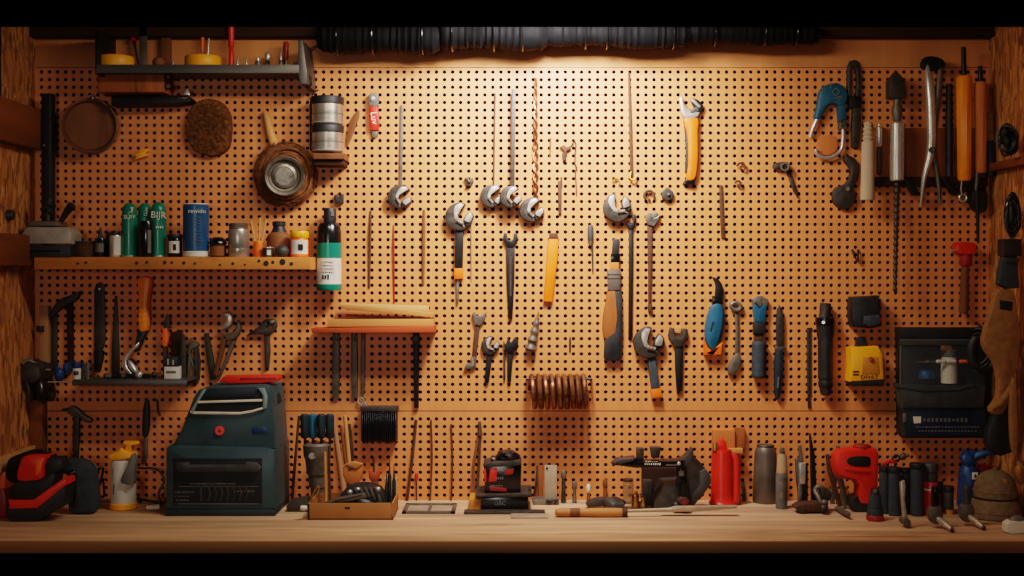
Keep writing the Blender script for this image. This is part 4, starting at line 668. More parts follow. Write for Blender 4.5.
# tool rack
T('tool_rack', 'wooden rack board with dark ledge under the hanging tools', 'rack', [P('board', hang(rect(873, 128, 989, 177), .016, .6), 'handlewood'), P('ledge', ext(rect(870, 177, 988, 186), -.034, .035, .6), 'darkwood')])
OF = .055
T('pincers', 'dark steel pincers hung highest beside the blue clamp', 'pincers', [P('handle', hang(smooth([(848, 66), (853, 60), (859, 62), (861.5, 76), (861, 97), (856, 99), (857, 80), (855, 68), (852, 70), (852, 96), (848, 95)], 2), .016, 1), 'iron'), P('joint', hang(rect(849, 96, 862, 108), .02, 1.6), 'blacksteel'), P('jaw', hang([(853, 107), (861, 107), (861, 130), (859, 148), (852, 147), (852, 128)], .018, 1.4), 'iron')])
T('carving_mallet', 'pale turned wooden handle hung beside the dark pincers', 'mallet', [P('hanging_peg', tube([(868, 125, .001), (868, 125, -.07)], 1.2, seg=8), 'iron'), P('handle', rev((867.5, 200, -OF - .02), (868, 122, -OF - .02), [(0, 6.6), (.02, 7), (.74, 6), (.76, 4.2), (.79, 5.6), (.82, 4), (.85, 5.4), (.88, 3.8), (.91, 4.8), (.94, 3.6), (.97, 4.4), (1, 3)], 24), 'palewood')])
T('screwdriver', 'small chrome topped screwdriver beside the pale wooden handle', 'screwdriver', [P('hanging_peg', tube([(879, 126, .001), (879, 126, -0.055)], 1.2, seg=8), 'iron'), P('handle', rev((879, 147, -OF), (879.2, 124, -OF), [(0, 2.4), (.1, 3.4), (.85, 3.4), (.9, 1.6), (1, 1.6)], 16), 'chrome'), P('shank', rev((879, 175, -OF), (879, 147, -OF), [(0, 1.6), (.1, 2.4), (.9, 2.6), (1, 2)], 12), 'iron')])
T('brace_drill', 'long chrome hand drill with a spiral auger pointing down', 'drill', [P('hanging_peg', tube([(897, 86, .001), (897, 86, -0.055)], 1.2, seg=8), 'iron'), P('barrel', rev((897, 181, -OF - .01), (897.5, 122, -OF - .01), [(0, 6), (.02, 7), (.97, 7), (1, 5)], 28), 'chrome'), P('chuck', rev((897, 122, -OF - .01), (897, 99, -OF - .01), [(0, 3.6), (.3, 5), (.6, 5.6), (.8, 3.4), (1, 4.4)], 20), 'steeld'), P('head', ext([(889.5, 98), (889.5, 80), (891, 78), (897, 70.5), (905.5, 80), (907, 96), (903, 99)], -OF - .03, .04, 1.6), 'iron'), P('auger', spiral(895, 292, 897, 181, 1.9, 3, 17, -OF - .01), 'iron')])
T('joint_pliers', 'large steel pliers hung closed with long handles', 'pliers', [P('hanging_peg', tube([(932, 100, .001), (932, 100, -0.055)], 1.2, seg=8), 'iron'), P('handle', tube([(926.5, 62, -OF), (929, 82, -OF - .01), (931, 110, -OF - .014), (931, 150, -OF - .014), (924, 178, -OF - .01), (920.5, 207, -OF)], [1.5, 4.4, 4.8, 4.6, 2.6, 1.2], sm=3), 'chrome'), P('handle', tube([(941, 63, -OF), (939, 84, -OF - .005), (935, 120, -OF - .004), (933, 150, -OF), (938, 180, -OF), (940, 204, -OF)], [1.5, 3.4, 3.4, 3.4, 2.2, 1.4], sm=3), 'steeld'), P('pivot', rev((932, 150, -OF - .02), (932, 150, -OF - .034), [(0, 3.6), (1, 2.8)], 16), 'iron'), P('jaw', ext(smooth([(922, 66), (924, 58), (932, 56), (943, 59), (945, 66), (938, 70), (928, 70)], 2), -OF - .008, .02, 1), 'blacksteel')])
def ybar(lab, x0, x1, yt, yb_, m, shank, low):
    T('long_screwdriver', lab, 'screwdriver', [P('hanging_peg', tube([((x0 + x1) / 2, yt + 20, .001), ((x0 + x1) / 2, yt + 20, -OF - .01)], 1.2, seg=8), 'iron'), P('handle', rev(((x0 + x1) / 2 + .5, yb_, -OF - .02), ((x0 + x1) / 2, yt, -OF - .02), [(0, (x1 - x0) * .34), (.02, (x1 - x0) * .44), (.55, (x1 - x0) * .47), (.98, (x1 - x0) * .5), (1, (x1 - x0) * .4)], 8), m), P('shaft', rev(((x0 + x1) / 2, yt, -OF - .02), ((x0 + x1) / 2 - .5, shank, -OF - .02), [(0, 2.6), (1, 2.2)], 12), 'blacksteel')] + low)
ybar('thick yellow handled tool with bright ring at its lower end', 956, 972, 76, 181, 'amber', 47, [P('ring', torus(963, 198, -OF - .02, 3.6, 1.1, 'Y', 18, 8), 'chrome'), P('ring_neck', tube([(962, 181, -OF - .02), (961, 189, -OF - .02), (962, 195, -OF - .02)], 1.2), 'steel')])
ybar('amber handled tool with thin shaft hanging down behind mallet', 974, 987, 82, 173, 'orangewood', 66, [P('lower_shaft', tube([(977, 173, -OF - .02), (976, 190, -OF - .02)], [2.6, 1.4]), 'steeld'), P('bit', tube([(976.5, 190, -OF - .02), (977.5, 214, -OF - .02), (978, 243, -OF - .02)], [3, 1.8, 1.1]), 'blacksteel')])
T('long_brush', 'brush with rough cork grip and dark blue body in the corner', 'brush', [P('hanging_peg', tube([(988, 118, .001), (989, 118, -OF)], 1.2, seg=8), 'iron'), P('cork_grip', rev((990, 141, -OF), (989.5, 112, -OF), [(0, 3.4), (.05, 3.8), (.9, 3.6), (1, 2.8)], 14), 'cork'), P('body', rev((990.5, 176, -OF), (990, 141, -OF), [(0, 5), (.1, 5.6), (.8, 4.6), (1, 3.6)], 16), 'tealdk')])
T('dark_rod', 'dark slim rod hung between pliers and yellow handled tool', 'rod', P('rod', rev((949, 176, -OF + .022), (949, 84, -OF + .022), [(0, 3.4), (.5, 3.6), (1, 3)], 12), 'iron'))
for x, lab in [(911, 'small dark lever clip on the rack ledge beside the drill'), (950, 'small dark lever clip on the rack ledge beneath a slim rod')]:
    T('lever_clip', lab, 'clip', P('clip', ext(smooth([(x - 8, 178), (x - 2, 177), (x + 6, 188), (x + 8, 194), (x + 3, 195), (x - 3, 186)], 2), -.07, .02, .8), 'blacksteel'))
T('rubber_mallet', 'mallet with bright red head and grey handle hung upright', 'mallet', [P('head', ext(smooth([(957, 244), (963, 242), (975, 243), (977, 247), (976, 253), (971, 254.5), (960, 254), (957, 250)], 2), -.05, .045, 2), 'red'), P('collar', rev((965.5, 266, -.025), (965.5, 254, -.025), [(0, 5), (.15, 6.2), (.6, 5.8), (1, 6.6)], 20), 'redd'), P('handle', rev((963.5, 314, -.025), (965, 266, -.025), [(0, 3.6), (.06, 4.6), (.9, 3.9), (1, 3.6)], 18), 'brownwood'), P('pin', tube([(958, 250, -.04), (951, 251, -.04)], [1, 1.6]), 'chrome')])
# ================================================================== ON THE BENCH
B0 = BENCH
# red and black cordless machine
Yk = BY(522); Yh = BY(515)
T('cordless_sander', 'red and black cordless power tool with rounded black rear grip', 'power tool', [
    P('base', ext(smooth([(7, 506), (7, 521), (12, 523), (37, 522.5), (64, 507), (65.5, 490), (64, 484), (36, 508), (10, 508)], 1), Yk, .08, 2), 'black'),
    P('red_stripe', ext([(8, 501), (33, 501), (62, 480), (65.5, 481), (66, 486), (37, 509.5), (9, 510)], Yk - .004, .08, 1.6), 'red'),
    P('housing', ext(smooth([(11, 487), (18, 482), (33, 481), (42, 479), (52, 474), (54, 486), (36, 501), (11, 501), (9, 494)], 2), Yk - .002, .07, 3), 'black'),
    P('top_cover', ext(smooth([(16.5, 482), (18, 468), (22, 458.5), (30, 457), (45, 458), (42, 468), (42, 479), (34, 482)], 2), Yk - .008, .09, 3.), 'red', [P('pale_stripe', ext([(36, 462), (43, 460.5), (40, 473), (35, 478)], Yk - .0095, .006, .5), 'orange')]),
    P('rear_cover', ext(smooth([(6, 480), (6, 466), (10, 459), (20, 455), (30, 452), (46, 455), (50, 460), (24, 462), (16, 484)], 2), Yk + .03, .05, 2), 'gloss'),
    P('neck', ext([(45, 460), (58, 459), (62, 463), (62, 470), (53, 476), (44, 478)], Yk + .01, .05, 2.5), 'black'),
    P('rear_grip', ext(smooth([(53, 464), (60, 461.5), (74, 461.5), (84, 464), (90.5, 471), (93, 482), (94.8, 500), (94.5, 511), (90, 514.5), (72, 514.5), (68, 512), (67, 498), (68, 484), (66, 476), (58, 474.5), (53, 471)], 2), Yh, .055, 4), 'rubber', [P('trigger_panel', ext([(71, 488), (80, 487), (82, 509), (71, 510)], Yh - .002, .006, 1), 'black'), P('collar', ext([(52, 463), (57, 462), (58, 475), (53, 474)], Yh - .004, .05, 1), 'iron'), P('button', ell(71, 474, Yh - .003, 5, 2.6, 3.4), 'gloss')])], rest=B0)
T('power_drill', 'sliver of an orange and red tool at the bench end', 'power tool', [P('body', ext([(-16, 520), (-16, 492), (4, 490), (6.5, 505), (5, 520)], Yk + .06, .1, 2), 'redd'), P('top', ext([(-16, 492), (-14, 472), (2, 468), (6, 476), (5, 491)], Yk + .06, .09, 2), 'orange')], rest=B0)
# yellow and white sprayer
Ys = BY(511) + .04; s = 0
T('sprayer', 'white spray bottle with yellow base and yellow pump top', 'sprayer', [
    P('body', can(123.5, 462, 505, 12.7, Ys, [(0, 12.4), (.02, 12.7), (.93, 12.4), (1, 11)]), 'white', [P('print', ext([(112.5, 471), (115.5, 470), (116, 484), (112.8, 484)], Ys - .0315, .003) + ext(rect(113, 487, 115, 497), -.0 + Ys - .034, .003), 'dgrey')]),
    P('base', can(123.5, 504.5, 511, 13.6, Ys), 'yellow'),
    P('pump_top', ext(smooth([(108, 461), (110, 457), (117, 454), (120, 451), (123, 453), (127, 455), (132, 458), (130, 462), (112, 463)], 2), Ys - .028, .056, 2.2), 'yellow'),
    P('plunger', ext([(124, 455), (125.5, 448), (122.5, 446.5), (123, 444.5), (136, 444.5), (137, 447), (131, 448.5), (131, 456)], Ys - .016, .032, 1.4), 'yellow'),
    P('trigger', ext(smooth([(131, 457), (134, 459), (136, 464), (134, 474), (133, 487), (121, 486), (121, 480), (126, 470)], 2), Ys - .05, .03, 1.4), 'greypl')], rest=B0)
T('hose_reel', 'small coil of dark cable behind the grip and sprayer', 'cable', P('cable', tube([(97, 505, -.1), (96, 485, -.08), (98, 470, -.07), (103, 468, -.06), (101, 480, -.06), (98, 492, -.06), (104, 496, -.06), (103, 478, -.08)], 1.2, sm=4), 'gloss'), rest=B0)
T('cable_bracket', 'thin bent metal rod reaching from wall to the green case', 'rod', [P('rod', tube([(137, 464, -.01), (156, 465, -.05), (163, 472, -.08), (164, 478, -.08), (159, 488, -.08), (159, 499, -.08)], [1.2, 1.3, 1.3, 1.3, 1.4, 1.2], sm=3), 'steeld'), P('foot', tube([(136, 494, -.05), (150, 497, -.07), (162, 499, -.08)], 1.6), 'iron')], rest=B0)
T('wood_offcut', 'flat strip of wood on the bench behind the sprayer', 'wood', P('strip', wbox(W(95, 0, -.03).x, W(165, 0, -.03).x, -.05, -.012, B0, B0 + .012, .002), 'wood'))
T('white_tube', 'small white tube lying between the sprayer and green case', 'tube', P('tube', tube([(147, 505, -.17), (160, 504, -.17)], [2.4, 2.8]), 'cream'), rest=B0)
# toolbox
Yt = BY(516); dT = .235
tb = []
tb.append(P('base_plate', ext([(165, 516), (165, 509), (275, 509), (275, 516)], Yt - .004, dT + .006, 1.2), 'tealdk'))
tb.append(P('lower_case', ext([(165.5, 509), (166, 449), (168, 446), (180, 445), (268, 448), (275, 450), (275.5, 509)], Yt, dT, 2.2), 'teal', [
    P('front_panel', ext([(173, 460), (262, 460), (262, 503), (173, 503)], Yt - .0015, .004, .5), 'inkblk'),
    P('panel_frame', ext([(172, 504), (263, 504), (263, 506), (172, 506)], Yt - .003, .004, .4) + ext([(172, 458), (262, 458), (262, 459.6), (172, 459.6)], Yt - .003, .004, .4), 'tealdk'),
    P('latch_handle', ext(smooth([(176, 463), (188, 462), (189, 465), (243, 465), (246, 462), (256, 463), (261, 468), (259, 472), (180, 472), (175, 469)], 1), Yt - .018, .018, 1.5), 'dgrey'),
    P('grille', sum((ext(smooth([(201 + i * 6.2, 487), (203 + i * 6.2, 486), (204.5 + i * 6.2, 493), (203 + i * 6.2, 501), (201 + i * 6.2, 501), (202.6 + i * 6.2, 493)], 1), Yt - .004, .003, .3) for i in range(1, 8)), ext(rect(200, 486, 202, 501), Yt - .004, .003, .3)), 'iron'),
    P('lettering', txt('CAB BRIDGIE', 184, 492, 2.6, Yt - .0025) + scribble(213, 483.5, 46, 2., Yt - .0024, 22) + scribble(182, 496, 15, 1., Yt - .0024, 6) + scribble(183, 500, 14, 1.6, Yt - .0024, 5) + scribble(246, 491, 18, 2, Yt - .0024, 5), 'greypl'),
    P('bright_line', ext(rect(178, 486, 258, 486.6), Yt - .0026, .0006) + ext(rect(178, 503.2, 258, 503.9), Yt - .0026, .0006), 'greypl')]))
tb.append(P('lid', ext(smooth([(172, 449), (175, 440), (180, 432), (187, 414), (193, 398), (198, 390), (206, 387.5), (262, 386), (268, 388), (271, 394), (273.5, 420), (275.5, 449)], 1), Yt + .012, dT - .03, 3), 'teal', [
    P('handle_recess', ext([(198, 398), (205, 390), (258, 389), (262, 394), (263, 411), (200, 413), (193, 413)], Yt + .0095, .004, .5), 'inkblk'),
    P('handle_bar', ext([(196, 401), (262, 399), (262, 401.2), (195.5, 403.2)], Yt + .004, .008, .5), 'cream'),
    P('handle_bar', ext(smooth([(190, 410), (194, 411.5), (240, 412), (252, 410), (264, 406.5), (264, 408.6), (252, 412.4), (240, 414.4), (194, 414), (190, 412.5)], 1), Yt + .004, .01, .5), 'cream'),
    P('handle_post', ext([(258, 388), (264, 388), (267, 396), (266, 408), (262, 410), (263, 396)], Yt + .003, .01, .8), 'tealpale'),
    P('handle_post', ext([(203, 389), (207, 388.5), (198, 402), (193, 413), (190, 411)], Yt + .004, .009, .5), 'tealpale'),
    P('top_grip', ext([(205, 388.5), (256, 387.2), (255, 396.5), (201, 397.5)], Yt + .005, .02, .8), 'tealdk'),
    P('badge', rev((219.5, 430.5, Yt + .012), (219.5, 430.5, Yt + .007), [(0, 4.7), (.8, 4.6), (1, 4.2)], 24) , 'red', [P('badge_centre', ell(219.5, 430.5, Yt + .007, 1.9, .8, 1.9, 12, 8), 'redd')]),
    P('name_plate', ext(rect(252, 427, 267, 433.5), Yt + .0105, .003, .4), 'bluedk', [P('lettering', txt('GEL', 259.5, 430.2, 4.6, Yt + .0102), 'tealdk')]),
    P('seam', ext([(172, 444), (275, 447), (275, 448.4), (172, 445.6)], Yt + .0105, .003, .2), 'tealdk')]))
tb.append(P('side_latch', ext([(269, 396), (277, 394), (279, 402), (274, 410), (271, 408)], Yt + .1, .05, 1), 'black'))
for q in tb[1:2]: pass
TB = T('toolbox', 'large dark teal plastic tool case with red round badge', 'toolbox', tb, rest=B0)
topz = max((TB.matrix_basis @ v.co).z for c in TB.children if c.name.startswith('lid') for v in c.data.vertices) + 0
zt = TB.location.z + max(v.co.z for c in TB.children if c.name.startswith('lid') for v in c.data.vertices)
T('flat_level', 'bright red flat tool lying on top of the toolbox', 'tool', [P('body', ext(smooth([(219, 384), (223, 379), (240, 378.5), (277, 378), (279, 381), (277, 383.5), (262, 385.5), (232, 386)], 1), Yt + .09, .06, 1.), 'red', [P('dark_strip', ext([(240, 380), (276, 379.4), (276, 381), (240, 382)], Yt + .0885, .003, .2), 'redd')])], rest=zt + .0005)
# holder with blue-black handles and bronze tools
Yq = -.12
T('tool_stand', 'dark metal stepped stand tapering down, behind the tray', 'stand', [P('column', rev((318, 500, Yq), (317, 436, Yq), [(0, 6), (.08, 8), (.1, 6.5), (.3, 7), (.32, 8.5), (.5, 9), (.52, 10.5), (.75, 12), (.8, 13.5), (.97, 14), (1, 12)], 18), 'steeld'), P('dial', rev((312, 449, Yq - .035), (312, 449, Yq - .045), [(0, 4), (1, 3.4)], 16), 'steel')], rest=B0)
for i, x in enumerate([305, 313, 321.5, 330]):
    T('hand_tool', ['blue black tool grip in the dark metal stand, nearest the teal case', 'blue black tool grip in the dark metal stand, second from the teal case', 'blue black tool grip in the dark metal stand, third from the teal case', 'blue black tool grip in the dark metal stand, nearest the wooden sticks'][i], 'tool', [
        P('grip', rev((x, 438, Yq - .02 + .012 * (i % 2)), (x - .4, 414, Yq - .02 + .012 * (i % 2)), [(0, 3.4), (.06, 4.4), (.3, 4.1), (.85, 4.6), (.95, 4.2), (1, 2.8)], 16), 'tealtool' if i == 1 else 'tealdk'), P('shaft', rev((x, 452, Yq + .02), (x, 434, Yq - .02 + .012 * (i % 2)), [(0, 1.2), (1, 1.6)], 8), 'rust'), P('collar', ell(x - .5, 436.5, Yq - .022 + .012 * (i % 2), 3.4, 3.2, 2.2, 14, 8), 'redd' if i in (0, 3) else 'black')], group='blue black grips in the dark metal stand')
for x0, y0, x1, y1, r, m, lab in [(299, 416, 292, 466, 1.4, 'rust', 'thin rusty rod leaning at the toolbox side'), (333, 418, 345, 488, 2.8, 'dowel', 'thick pale wooden stick leaning behind the tray'), (341, 426, 350, 480, 1.6, 'brownwood', 'slim brown stick leaning behind the tray, beside the thick one'), (345, 416, 352, 470, 2.2, 'wood', 'pale stick leaning upright above the yellow tray tool'),
        (349, 424, 356, 462, 1.8, 'iron', 'dark rod leaning upright above the yellow tray tool'), (325, 452, 326, 498, 1.5, 'wood', 'light thin dowel standing in front of dark metal stand'), (329, 446, 330, 496, 1.2, 'rust', 'thin brown dowel standing beside the dark metal stand')]:
    Yx = {299: -.05, 333: -.075, 341: -.05, 345: -.03, 349: -.012}.get(x0, -.18)
    b = ys(Yx, B0)
    T('leaning_stick', lab, 'stick', P('stick', tube([(x1, b, Yx), (x1 + (x0 - x1) * .15, b + (y0 - b) * .2, Yx), (x0, y0, Yx)], [r, r * 1.1, r * .9], seg=10), m), rest=B0)
T('plane_iron', 'dark flat tool lying on the bench beside the tray', 'tool', [P('body', ext([(286, 506), (290, 500), (306, 497), (311, 503), (311, 510), (288, 511)], BY(512), .05, 1), 'iron'), P('knob', tube([(300, 505, BY(511)), (308, 505, BY(511))], [2.2, 3]), 'steel')], rest=B0)
# cardboard tray and contents
Yc = BY(520); dC = .17
def tray():
    def side(a, b, th):
        return ext([a, b, (b[0], 520), (a[0], 520)], Yc, th, .3)
    h = 503.5
    g = ext([(308, 503.5), (391, 503), (393, 520), (307.5, 520)], Yc, .004, .3)
    xl0, xr0 = W(308, 0, Yc).x, W(393, 0, Yc).x; zt_ = W(0, 503.3, Yc).z
    g = g + wbox(xl0, xl0 + .004, Yc, Yc + dC, W(0, 520, Yc).z, zt_) + wbox(xr0 - .004, xr0, Yc, Yc + dC, W(0, 520, Yc).z, zt_)
    return g + wbox(xl0, xr0, Yc, Yc + dC, W(0, 520, Yc).z, W(0, 520, Yc).z + .004) + wbox(xl0, xr0, Yc + dC - .004, Yc + dC, W(0, 520, Yc).z, zt_)
CT = T('cardboard_tray', 'open brown cardboard tray full of hand tools', 'tray', [P('tray', tray(), 'card'), P('back_flap', ext([(384, 478), (397, 477), (398, 503), (386, 503)], Yc + dC - .012, .006, .3), 'paleply'), P('print', ext(rect(345, 507, 350, 509), Yc - .0006, .0006), 'darkwood')], rest=B0)
zf = B0 + .006
Yg = Yc + .06
T('angle_grinder', 'black ridged power tool with bright studs lying in the tray', 'power tool', [
    P('body', ext(smooth([(336, 500), (338, 490), (343, 482), (352, 477), (364, 476), (376, 478), (382, 484), (385, 496), (385, 503), (338, 504)], 2), Yg, .07, 5), 'black', [P('fin', sum((ext(smooth([(354 + i * 5, 478), (356.4 + i * 5, 478), (361 + i * 5, 488), (361.5 + i * 5, 500), (359.4 + i * 5, 500), (358 + i * 5, 488)], 1), Yg - .008, .02, .5) for i in range(1, 5)), ext([(354, 478), (356.4, 478), (361, 490), (361, 500), (359, 500), (358, 490)], Yg - .008, .02, .5)), 'greymetal')]),
    P('stud', ell(350, 482.5, Yg - .012, 2.8, 3, 2.8, 14, 8), 'chrome'), P('stud', ell(358, 479.5, Yg - .012, 2.2, 2.4, 2.2, 14, 8), 'chrome'), P('stud', ell(378, 479.5, Yg - .008, 2.6, 2.6, 2.6, 14, 8), 'chrome'),
    P('grip', ext(smooth([(352, 489), (362, 486), (378, 492), (384, 503), (362, 504)], 2), Yg - .022, .03, 3), 'gloss')], rest=zf)
T('trowel', 'flat grey metal scraper lying on the tray edge', 'scraper', [P('blade', ext([(322, 504), (338, 498), (365, 493.5), (366, 497.5), (352, 501), (330, 504.5)], Yc + .008, .02, .8), 'greymetal'), P('ridge', ext([(334, 500.5), (362, 494.5), (362, 495.5), (335, 502)], Yc + .006, .006, .3), 'iron')], rest=W(0, 505, Yc).z)
T('hook_tool', 'thin brass hook tool with pale round tip beside the tray', 'tool', [P('hook', tube([(311, 500, Yc + .03), (314, 492, Yc + .03), (318, 486, Yc + .03), (319, 489, Yc + .03), (316, 497, Yc + .03)], 1., sm=3), 'brass'), P('tip', rev((300.5, 508, Yc - .004), (307, 508, Yc - .004), [(0, 1.8), (.1, 2.6), (.8, 2.6), (1, 2)], 14), 'white')])
T('trigger_clamp', 'yellow orange trigger tool head rising from the tray', 'tool', [P('head', ext(smooth([(342.5, 458), (350, 455.5), (362, 456), (363, 462), (361, 471), (356, 477), (346, 475), (343, 468)], 1), Yc + .135, .03, 1.6), 'orangewood', [P('top_plate', ext([(345, 456), (354, 453), (363, 455.5), (356, 461)], Yc + .131, .01, .6), 'woodx'), P('slot', ext([(348, 460), (358, 458.5), (357, 460), (349, 461.6)], Yc + .133, .003), 'iron')]), P('neck', rev((352.5, 500, Yc + .148), (352.5, 474, Yc + .148), [(0, 5), (1, 5)], 14), 'greypl')], rest=zf)
T('orange_pliers', 'small rusty orange pliers standing in the tray back', 'pliers', [P('jaw', ext([(368, 463), (372, 464), (375, 467), (379, 462), (380.5, 465), (378, 473), (374, 476), (369, 472)], Yc + .125, .02, .8), 'redwood'), P('grip', ext([(371, 474), (378, 474), (379, 503), (371, 503)], Yc + .125, .018, .8), 'brownwood'), P('pin', tube([(374, 466, Yc + .13), (373.5, 450, Yc + .13)], 1.), 'iron')], rest=zf)
for i, (x, yt, lab) in enumerate([(386.5, 464, 'dark needle point pick in the tray, shortest of three'), (389.5, 452, 'dark needle point pick in the tray, tallest of three'), (394, 457, 'dark needle point pick in the tray, next to the cardboard corner')]):
    T('needle_pick', lab, 'pick', [P('grip', rev((x, 502, Yc + .14), (x, yt + 14, Yc + .14), [(0, 1.4), (.1, 1.9), (.9, 1.9), (1, 1)], 10), 'black'), P('point', rev((x, yt + 14, Yc + .14), (x, yt, Yc + .14), [(0, 1.1), (1, .2)], 8), 'iron')], rest=zf, group='needle picks in the tray')
# thin things leaning on the board
for x0, y0, x1, y1, r, m, lab in [(416, 420, 407, 484, 1.4, 'rust', 'bent rusty rod standing above the grey frame, nearest the tray'), (431, 420, 430, 496, .8, 'rust', 'thin straight wire standing behind the grey flat frame'), (451, 424, 451, 498, .8, 'rust', 'thin straight wire standing between the flat frame and the red cut box')]:
    T('thin_wire', lab, 'rod', P('wire', tube([(x0, y0, -.004), ((x0 + x1) / 2 + 1.5, (y0 + y1) / 2, -.008), (x1, ys(-.014, B0), -.014)], r, seg=8, sm=3), m), rest=B0)
T('red_tip_bit', 'small red tipped pin standing against the board', 'pin', [P('pin', tube([(416.5, ys(-.01, B0), -.012), (416.5, 481, -.006)], .7, seg=8), 'rust'), P('red_tip', ell(416.5, 477, -.006, 1.8, 1.2, 5, 10, 8), 'red')], rest=B0)
T('divider', 'tall thin rusty dividers leaning against the board', 'dividers', [P('leg', tube([(479, 432, -.006), (474, 462, -.012), (472.5, ys(-.05, B0), -.05)], 1.4, seg=8), 'brownwood'), P('leg', tube([(480, 432, -.006), (479, 462, -.012), (476.5, ys(-.05, B0), -.05)], 1.4, seg=8), 'rust'), P('head', tube([(479.5, 422, -.004), (480, 436, -.008)], [1.4, 2.6], seg=10), 'rust')], rest=B0)
Yf = BY(514)
T('metal_template', 'thin dark rectangular metal frame with pale panes lying flat on bench', 'frame', [P('rim', wbox(W(402, 0, Yf).x, W(455, 0, Yf).x, Yf, Yf + .012, B0, B0 + .008, .001) + wbox(W(402, 0, Yf).x, W(455, 0, Yf).x, Yf + .125, Yf + .137, B0, B0 + .008, .001) + wbox(W(402, 0, Yf).x, W(402, 0, Yf).x + .012, Yf, Yf + .137, B0, B0 + .008, .001) + wbox(W(455, 0, Yf).x - .012, W(455, 0, Yf).x, Yf, Yf + .137, B0, B0 + .008, .001), 'steeld'), P('plate', wbox(W(405, 0, Yf).x, W(452, 0, Yf).x, Yf + .01, Yf + .128, B0, B0 + .003), 'palemetal'), P('cross_bar', wbox(W(427, 0, Yf).x, W(430, 0, Yf).x, Yf + .013, Yf + .124, B0 + .003, B0 + .007), 'steeld')])
# red and black radio
Yr = BY(511)
T('machine_tray', 'flat black tray base under the red and black box', 'base', [P('block', ext([(481, 498), (528, 497), (529, 509), (481, 510)], Yr, .15, 1), 'gloss', [P('lettering', txt('GBC', 500, 503.5, 4.5, Yr - .001), 'greypl')]), P('wood_end', ext([(469, 500), (481, 499), (481, 510), (469, 510.5)], Yr + .01, .12, .8), 'mustard'), P('top_plate', ext([(475, 495), (532, 494), (532, 497.5), (528, 497.5), (476, 497.5)], Yr - .004, .16, .6), 'iron'), P('post', tube([(530, 496, Yr + .03), (529.5, 487, Yr + .03)], [1.4, 1]), 'steel')], rest=B0)
zb = W(0, 494.3, Yr - .004).z + (B0 - W(0, 510.5, Yr + .01).z)
T('battery_box', 'black box with red panels and bunched black lid', 'box', [
    P('case', ext([(483.5, 466), (518, 464), (521.5, 467), (520.5, 494), (485, 494.5)], Yr + .02, .11, 1.6), 'gloss', [P('red_panel', ext([(490.5, 470), (497, 469.6), (496.5, 483), (488.5, 483.5)], Yr + .0185, .003, .2), 'red'), P('red_panel', ext([(484, 470), (486, 470), (486.5, 484), (484.6, 484)], Yr + .0185, .003, .2), 'red'), P('red_panel', ext([(504, 471.5), (514, 470), (513, 476), (506, 477)], Yr + .0185, .003, .2), 'redd'), P('red_panel', ext([(489, 488), (506, 490), (507, 493.5), (490, 492.5)], Yr + .0185, .003, .2), 'redd'), P('lettering', scribble(501, 472, 5, 2.4, Yr + .018, 3) + scribble(500, 480, 8, 2.4, Yr + .018, 4) + scribble(497, 487.5, 12, 1.6, Yr + .018, 5), 'greypl')]),
    P('lid', ext([(484, 466.5), (494, 463.5), (520, 462), (521.5, 466), (518, 467.5), (486, 469)], Yr + .014, .12, .8), 'iron'),
    P('bag_top', ell(508, 459, Yr + .06, 12, 14, 8, 24, 14, lambda d: 1 + .16 * math.sin(7 * d.x + 3 * d.y) * math.cos(6 * d.z + 2)), 'gloss'),
    P('knob', ell(493.5, 461.5, Yr + .04, 3, 3, 2.6, 12, 8), 'steel')], rest=zb)
T('steel_bar', 'long dark steel flat bar lying below the red black box', 'bar', P('bar', wbox(W(464, 0, BY(514)).x, W(545, 0, BY(514)).x, BY(514.5), BY(510.8) - .012, B0, B0 + .007, .001), 'iron'))
T('steel_plate', 'short pale grey steel plate lying in front of dark bar', 'plate', P('plate', wbox(W(511, 0, BY(518)).x, W(548, 0, BY(518)).x, BY(518.8), BY(515) - .004, B0, B0 + .006, .001), 'palemetal'))
Yp = -.06
T('bench_square', 'upright pale metal plate standing on a flat metal foot', 'square', [P('upright', ext(rect(544.5, 466, 557, 501), Yp, .006, .4), 'palemetal', [P('hole', rev((547, 469, Yp), (547, 469, Yp - .002), [(0, 1.2), (1, 1.1)], 10), 'inkblk')]), P('foot', ext(rect(533, 500.5, 559, 506), Yp - .03, .06, .6), 'steel')], rest=B0)
T('wood_batten', 'thin reddish wooden slat leaning behind the upright metal plate', 'wood', P('slat', ext([(538, 466), (543, 466), (543, 502), (539, 502)], -.03, .012, .4), 'handlewood'), rest=B0)
T('metal_strip', 'curved thin dark strip leaning beside the reddish slat', 'strip', P('strip', ext([(536.5, 466), (538, 466), (537.5, 484), (534, 502), (532, 502), (535, 484)], -.03, .006, .3), 'iron'), rest=B0)
def stub(x, yt, r, m, m2, lab, Y=-.05, cat='tool', nm='bench_peg'):
    b = ys(Y, B0)
    T(nm, lab, cat, [P('shaft', can(x, yt + 8, b, r, Y, [(0, r), (.5, r * .8), (1, r * .7)]), m), P('head', can(x, yt, yt + 9, r * .9, Y, [(0, r * .6), (.2, r), (.8, r), (1, r * .5)]), m2)], rest=B0)
stub(563.5, 470, 2.6, 'iron', 'steeld', 'small dark compass standing beside the upright plate')
stub(574.5, 481, 2.4, 'steel', 'steeld', 'small steel tool standing upright between compass and wood capped peg')
stub(588.5, 484, 2.2, 'brownwood', 'cream', 'small peg with pale cap standing near the compass')
stub(605, 479, 2.4, 'brownwood', 'brownwood', 'short wooden peg standing behind the folded grey cloth', -.02)
